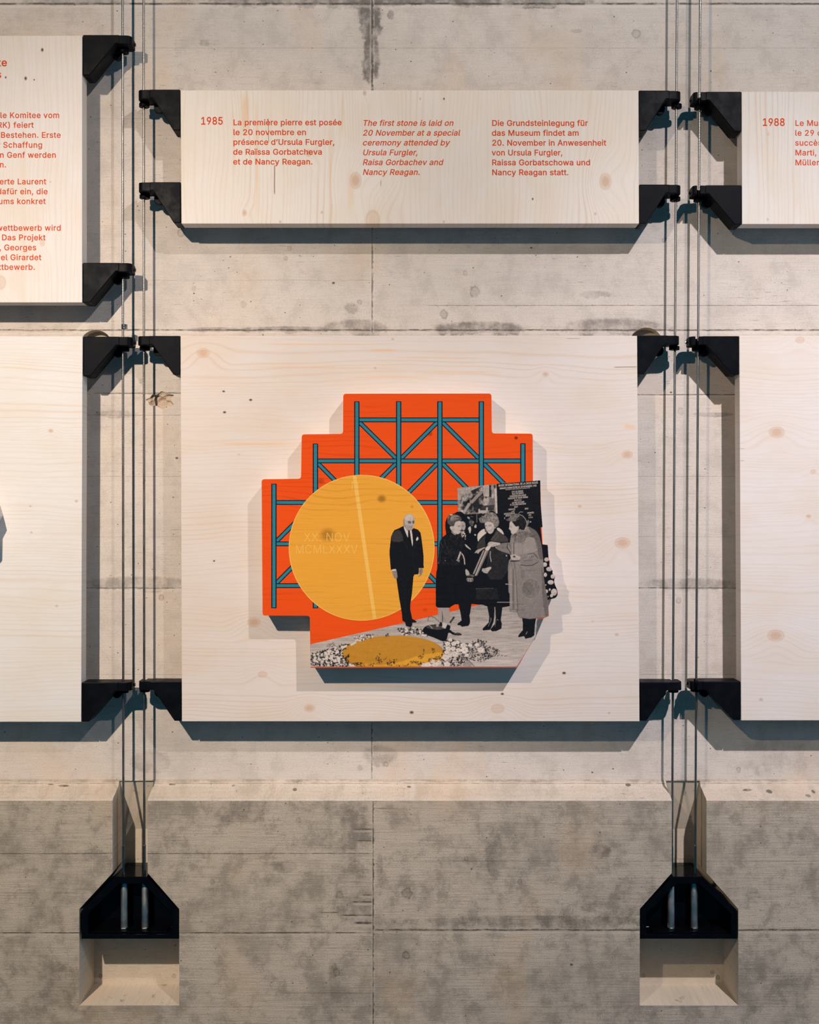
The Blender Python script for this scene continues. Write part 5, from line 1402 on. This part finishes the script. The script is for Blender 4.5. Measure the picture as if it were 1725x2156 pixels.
line('C', [(918, 522), (948, 545)], 13, 0.28); line('C', [(905, 490), (950, 500)], 7, 0.45); line('C', [(912, 618), (942, 622)], 9, 0.4); line('C', [(1090, 520), (1090, 570)], 8, 0.5); line('C', [(1060, 625), (1110, 600)], 10, 0.5)

# bucket, trowel, shoe
poly('H', [(478, 275), (540, 238), (700, 225), (850, 235), (855, 280), (825, 345), (800, 462), (740, 470), (650, 425), (500, 372), (455, 335)], 0.035, GND)
poly('H', [(500, 272), (560, 245), (700, 240), (800, 285), (700, 305), (610, 300)], 0.22, tex=0.2)
poly('H', [(655, 225), (690, 225), (690, 262), (655, 265)], 0.6)
line('H', [(600, 285), (550, 215), (540, 170), (550, 122), (590, 115), (640, 140), (700, 200)], 7, 0.22, GND); line('H', [(542, 190), (560, 240), (605, 287)], 7, 0.74)
poly('H', [(748, 200), (812, 220), (785, 288), (735, 270)], 0.80, GND, rnd_=0); poly('H', [(705, 195), (740, 200), (735, 240), (700, 235)], 0.06, GND)
line('H', [(845, 210), (905, 128)], 24, 0.06, GND); line('H', [(832, 228), (845, 208)], 14, 0.72, GND); line('H', [(860, 190), (890, 150)], 5, 0.3)
poly('H', [(835, 290), (900, 348), (980, 345), (1022, 372), (985, 386), (890, 378), (845, 345), (820, 350)], 0.04, GND); line('H', [(910, 358), (985, 364)], 6, 0.35)
# golden slab on the ground
gold = (0.55, 0.245, 0.030)
q = [(828 + 106.5 * math.cos(a), 1376 + 38 * math.sin(a)) for a in [2 * math.pi * i / 64 for i in range(64)]]
q = [(x, min(y, 1403.6) - 0.014 * (x - 828)) for x, y in q]
q = [(x, min(y, 1403.6)) for x, y in q]
poly('P', q, 0, GND, 0.15, rnd_=0, color=(0.42, 0.19, 0.03))
q2 = [(826 + 104.5 * math.cos(a), 1373 + 35 * math.sin(a)) for a in [2 * math.pi * i / 64 for i in range(64)]]
poly('P', [(x, min(y - 0.014 * (x - 828), 1403.6)) for x, y in q2], 0, GND, 0.14, rnd_=0, color=gold)
line('P', [(815, 1341), (820, 1347)], 3, 0.5, alpha=0.2)
poly('P', [(742, 1403.6), (770, 1396), (800, 1401), (850, 1392), (880, 1380), (905, 1376), (935, 1372), (938, 1385), (905, 1396), (880, 1403.6)], 0, None, 0.25, color=(0.74, 0.34, 0.035))


def cluster(z, region, n_leaf, n_bloom, size, bloom, seed, lg=(0.03, 0.06, 0.10, 0.18)):
    """Foliage and white blossoms scattered inside a region."""
    r_ = random.Random(seed)
    q = cv(z, region)
    xs, ys = [p[0] for p in q], [p[1] for p in q]
    def inside(x, y):
        c = False
        for i in range(len(q)):
            (xa, ya), (xb, yb) = q[i], q[(i + 1) % len(q)]
            if (y < ya) != (y < yb) and x < (xb - xa) * (y - ya) / (yb - ya) + xa:
                c = not c
        return c
    def pick():
        while True:
            x, y = r_.uniform(min(xs), max(xs)), r_.uniform(min(ys), max(ys))
            if inside(x, y):
                return x, y
    for i in range(n_leaf):
        x, y = pick()
        a = r_.uniform(0, 3.14)
        ell('P', x, y, size * r_.uniform(0.6, 1.4), size * r_.uniform(0.25, 0.55), r_.choice(lg), GND, 0, 1, a)
    for i in range(n_bloom):
        x, y = pick()
        s_ = bloom * r_.uniform(0.6, 1.25)
        a0 = r_.uniform(0, 6)
        for k in range(4):
            ell('P', x + s_ * 0.55 * math.cos(a0 + k * 1.57), y + s_ * 0.45 * math.sin(a0 + k * 1.57), s_ * 0.62, s_ * 0.52, r_.uniform(0.84, 0.98), GND)
        ell('P', x, y, s_ * 0.22, s_ * 0.18, 0.62)


cluster('G', [(95, 720), (250, 690), (600, 600), (700, 540), (880, 535), (740, 720), (760, 800), (860, 860), (880, 985), (95, 985)], 420, 0, 2.2, 2, 1)
cluster('G', [(150, 760), (380, 680), (560, 620), (830, 560), (720, 690), (660, 760), (800, 880), (780, 970), (430, 985), (350, 900), (150, 890)], 40, 62, 1.6, 2.5, 2)
cluster('G', [(400, 560), (560, 500), (600, 590), (420, 600)], 34, 0, 1.3, 1, 20, (0.3, 0.4, 0.2))
cluster('G', [(960, 390), (1150, 345), (1360, 340), (1350, 410), (1010, 500)], 60, 22, 1.6, 1.7, 3)
line('G', [(905, 555), (1000, 500)], 40, 0.86, GND)
cluster('G', [(1600, 340), (1670, 310), (1670, 370), (1590, 400)], 22, 0, 1.3, 1, 31)
cluster('H', [(110, 290), (330, 265), (450, 300), (560, 400), (420, 375), (190, 378)], 130, 20, 2.0, 1.9, 4)
cluster('H', [(760, 470), (840, 420), (1000, 470), (1110, 560), (1100, 760), (940, 815), (760, 815), (690, 700), (750, 620)], 330, 0, 2.3, 2, 5)
cluster('H', [(1060, 500), (1250, 435), (1390, 470), (1330, 520), (1540, 580), (1540, 640), (1420, 690), (1290, 755), (1120, 720)], 300, 0, 2.0, 2, 6, (0.04, 0.08, 0.14, 0.22))
cluster('H', [(1500, 650), (1660, 655), (1650, 672), (1500, 680)], 16, 0, 1.3, 1, 61)
for x, y, s_ in ((815, 500, 5), (850, 445, 4), (900, 500, 5), (955, 480, 4), (825, 570, 5.5), (800, 620, 4.5), (890, 570, 5), (915, 640, 6), (965, 590, 5), (1050, 590, 7.5), (1035, 525, 6), (1085, 660, 4), (1280, 585, 6.5), (1225, 520, 4), (785, 690, 7), (845, 665, 4.5), (605, 745, 4.5), (690, 765, 5), (640, 795, 6), (540, 795, 6), (805, 785, 6), (480, 800, 5), (1130, 520, 4)):
    a0 = rnd.uniform(0, 6)
    for k in range(5):
        ell('H', x + s_ * 4.2 * math.cos(a0 + k * 1.26), y + s_ * 3.3 * math.sin(a0 + k * 1.26), s_ * 3.6, s_ * 3.0, rnd.uniform(0.86, 0.98), GND)
    ell('H', x, y, s_ * 1.2, s_ * 1.0, 0.6)
cluster('H', [(390, 690), (470, 640), (520, 640), (500, 690), (430, 720)], 24, 0, 1.4, 1, 7)
cluster('H', [(290, 740), (400, 740), (480, 760), (440, 800), (300, 780)], 44, 0, 1.5, 1, 8)
cluster('H', [(590, 560), (630, 570), (640, 650), (600, 640)], 18, 0, 1.3, 1, 9); cluster('H', [(460, 570), (490, 580), (480, 620)], 8, 0, 1.2, 1, 91)
cluster('H', [(520, 720), (700, 670), (720, 700), (560, 760)], 40, 0, 1.5, 1, 10)
cluster('G', [(1400, 780), (1460, 770), (1540, 900), (1500, 960), (1420, 920)], 34, 0, 1.5, 1, 12); cluster('G', [(1470, 720), (1500, 720), (1480, 770)], 6, 0, 1.0, 1, 121)
cluster('G', [(1560, 860), (1630, 790), (1610, 840)], 9, 0, 1.1, 1, 13); cluster('G', [(1620, 900), (1725, 900), (1725, 980), (1640, 960)], 24, 0, 1.4, 1, 14)
cluster('G', [(790, 790), (860, 720), (870, 800), (820, 870)], 30, 0, 1.4, 1, 15); cluster('G', [(930, 920), (1080, 900), (1200, 960), (1180, 985), (1000, 970)], 46, 0, 1.5, 1, 16)
cluster('G', [(880, 930), (980, 930), (1000, 985), (880, 985)], 0, 5, 1, 2.4, 17); cluster('G', [(1220, 960), (1370, 920), (1360, 985)], 20, 0, 1.2, 1, 18)
cluster('H', [(0, 720), (110, 720), (60, 790), (0, 800)], 24, 0, 1.4, 1, 19); cluster('H', [(90, 795), (240, 800), (280, 760), (260, 812), (90, 815)], 26, 0, 1.2, 1, 21)
poly('H', [(1100, 720), (1190, 815), (1010, 815), (1040, 770)], 0.58, tex=0.2); line('H', [(1105, 725), (1190, 815)], 7, 0.12)
pid[YY > 1403.6] = 0

# soften like a printed half-tone, keeping each cut-out's own edge
kern = np.array((0.25, 0.5, 0.25), np.float32)
w_ = (pid > 0).astype(np.float32)
acc = tone * w_[..., None]
for ax in (0, 1):
    acc = sum(k_ * np.roll(acc, s_, axis=ax) for k_, s_ in zip(kern, (-1, 0, 1)))
    w_ = sum(k_ * np.roll(w_, s_, axis=ax) for k_, s_ in zip(kern, (-1, 0, 1)))
tone = np.where(w_[..., None] > 1e-3, acc / np.maximum(w_, 1e-3)[..., None], tone)
tone *= (1 + 0.10 * (rng.random((gh, gw, 1), dtype=np.float32) - 0.5))


def mosaic(name, part, depth):
    ii, jj = np.nonzero(pid == part)
    corners = np.stack([ii * (gw + 1) + jj, ii * (gw + 1) + jj + 1, (ii + 1) * (gw + 1) + jj + 1, (ii + 1) * (gw + 1) + jj], 1)
    used, inv = np.unique(corners.ravel(), return_inverse=True)
    k = S * (1 + DA / D)
    vx = (GX + (used % (gw + 1)) / R - CX) * k
    vz = H + (CY - (GY + (used // (gw + 1)) / R)) * k
    co = np.stack([vx - art.location.x, np.full(len(used), depth - art.location.y), vz - art.location.z], 1).astype(np.float32)
    me = bpy.data.meshes.new(name)
    nf = len(ii)
    me.vertices.add(len(used)); me.vertices.foreach_set('co', co.ravel())
    me.loops.add(nf * 4); me.loops.foreach_set('vertex_index', inv.astype(np.int32).ravel()[::1])
    me.polygons.add(nf); me.polygons.foreach_set('loop_start', np.arange(0, nf * 4, 4, dtype=np.int32))
    me.update(calc_edges=True)
    at = me.color_attributes.new('print_color', 'FLOAT_COLOR', 'CORNER')
    c = np.ones((nf, 4, 4), np.float32)
    c[:, :, :3] = tone[ii, jj][:, None, :]
    at.data.foreach_set('color', c.ravel())
    me.materials.append(M_PHOTO)
    o = bpy.data.objects.new(name, me)
    o.parent = art
    COL.objects.link(o)
    return o


mosaic('printed_standing_man', MAN, DA - 0.00030)
ph_group = mosaic('printed_group_photograph', GRP, DA - 0.00030)
mosaic('printed_ground_with_flowers', GND, DA - 0.00030)

M_WHITE = printed('white_print', (0.80, 0.67, 0.60))
TR = math.radians(4.6)
k_ = lambda x, y: (950 + x / 8.625, 1000 + y / 8.625)
rows = [('MUSEE INTERNATIONAL DE LA CROIX ROUGE', 862, 1580, 212, 4.2), ('GRANDS DONNATEURS AU 20 NOVEMBRE 1985', 882, 1555, 262, 3.8), ('PAR ORDRE CHRONOLOGIQUE DES CONTRIBUTIONS', 990, 1435, 276, 1.5),
        ('ETAT DE GENEVE', 1105, 1310, 322, 3.4), ('VILLE DE GENEVE', 1105, 1318, 360, 3.4), ('CONFEDERATION SUISSE', 1065, 1365, 404, 3.4), ('KINGDOM OF SAUDI ARABIA', 1035, 1400, 444, 3.4), ('ROLEX S.A.', 1147, 1285, 476, 3.2), ('JACOBS SUCHARD', 1102, 1332, 520, 3.2),
        ('W. ZOLLIKER WARTMAN', 1073, 1362, 558, 3.2), ('NEST', 1147, 1216, 595, 3.0), ('UNION DE', 1040, 1165, 642, 3.2), ('BRES', 1338, 1405, 628, 3.2), ('LOT', 1098, 1158, 676, 3.0), ('ASSOCIATION DE', 960, 1158, 722, 3.2), ('ENTREPRISES', 1385, 1505, 706, 3.2),
        ('SOCIETE', 988, 1085, 756, 3.2), ('NCE', 1408, 1458, 742, 3.0), ('E S.A.', 1410, 1490, 784, 3.0), ('E', 966, 984, 800, 3.2), ('.N', 1420, 1458, 866, 3.0)]
text_mesh('printed_donor_list', [(s, k_(a, c)[0], k_(b, c)[0], k_(a, c)[1], h) for s, a, b, c, h in rows], M_WHITE, ph_group, DA - 0.00034, weight=2.0, rot=TR)
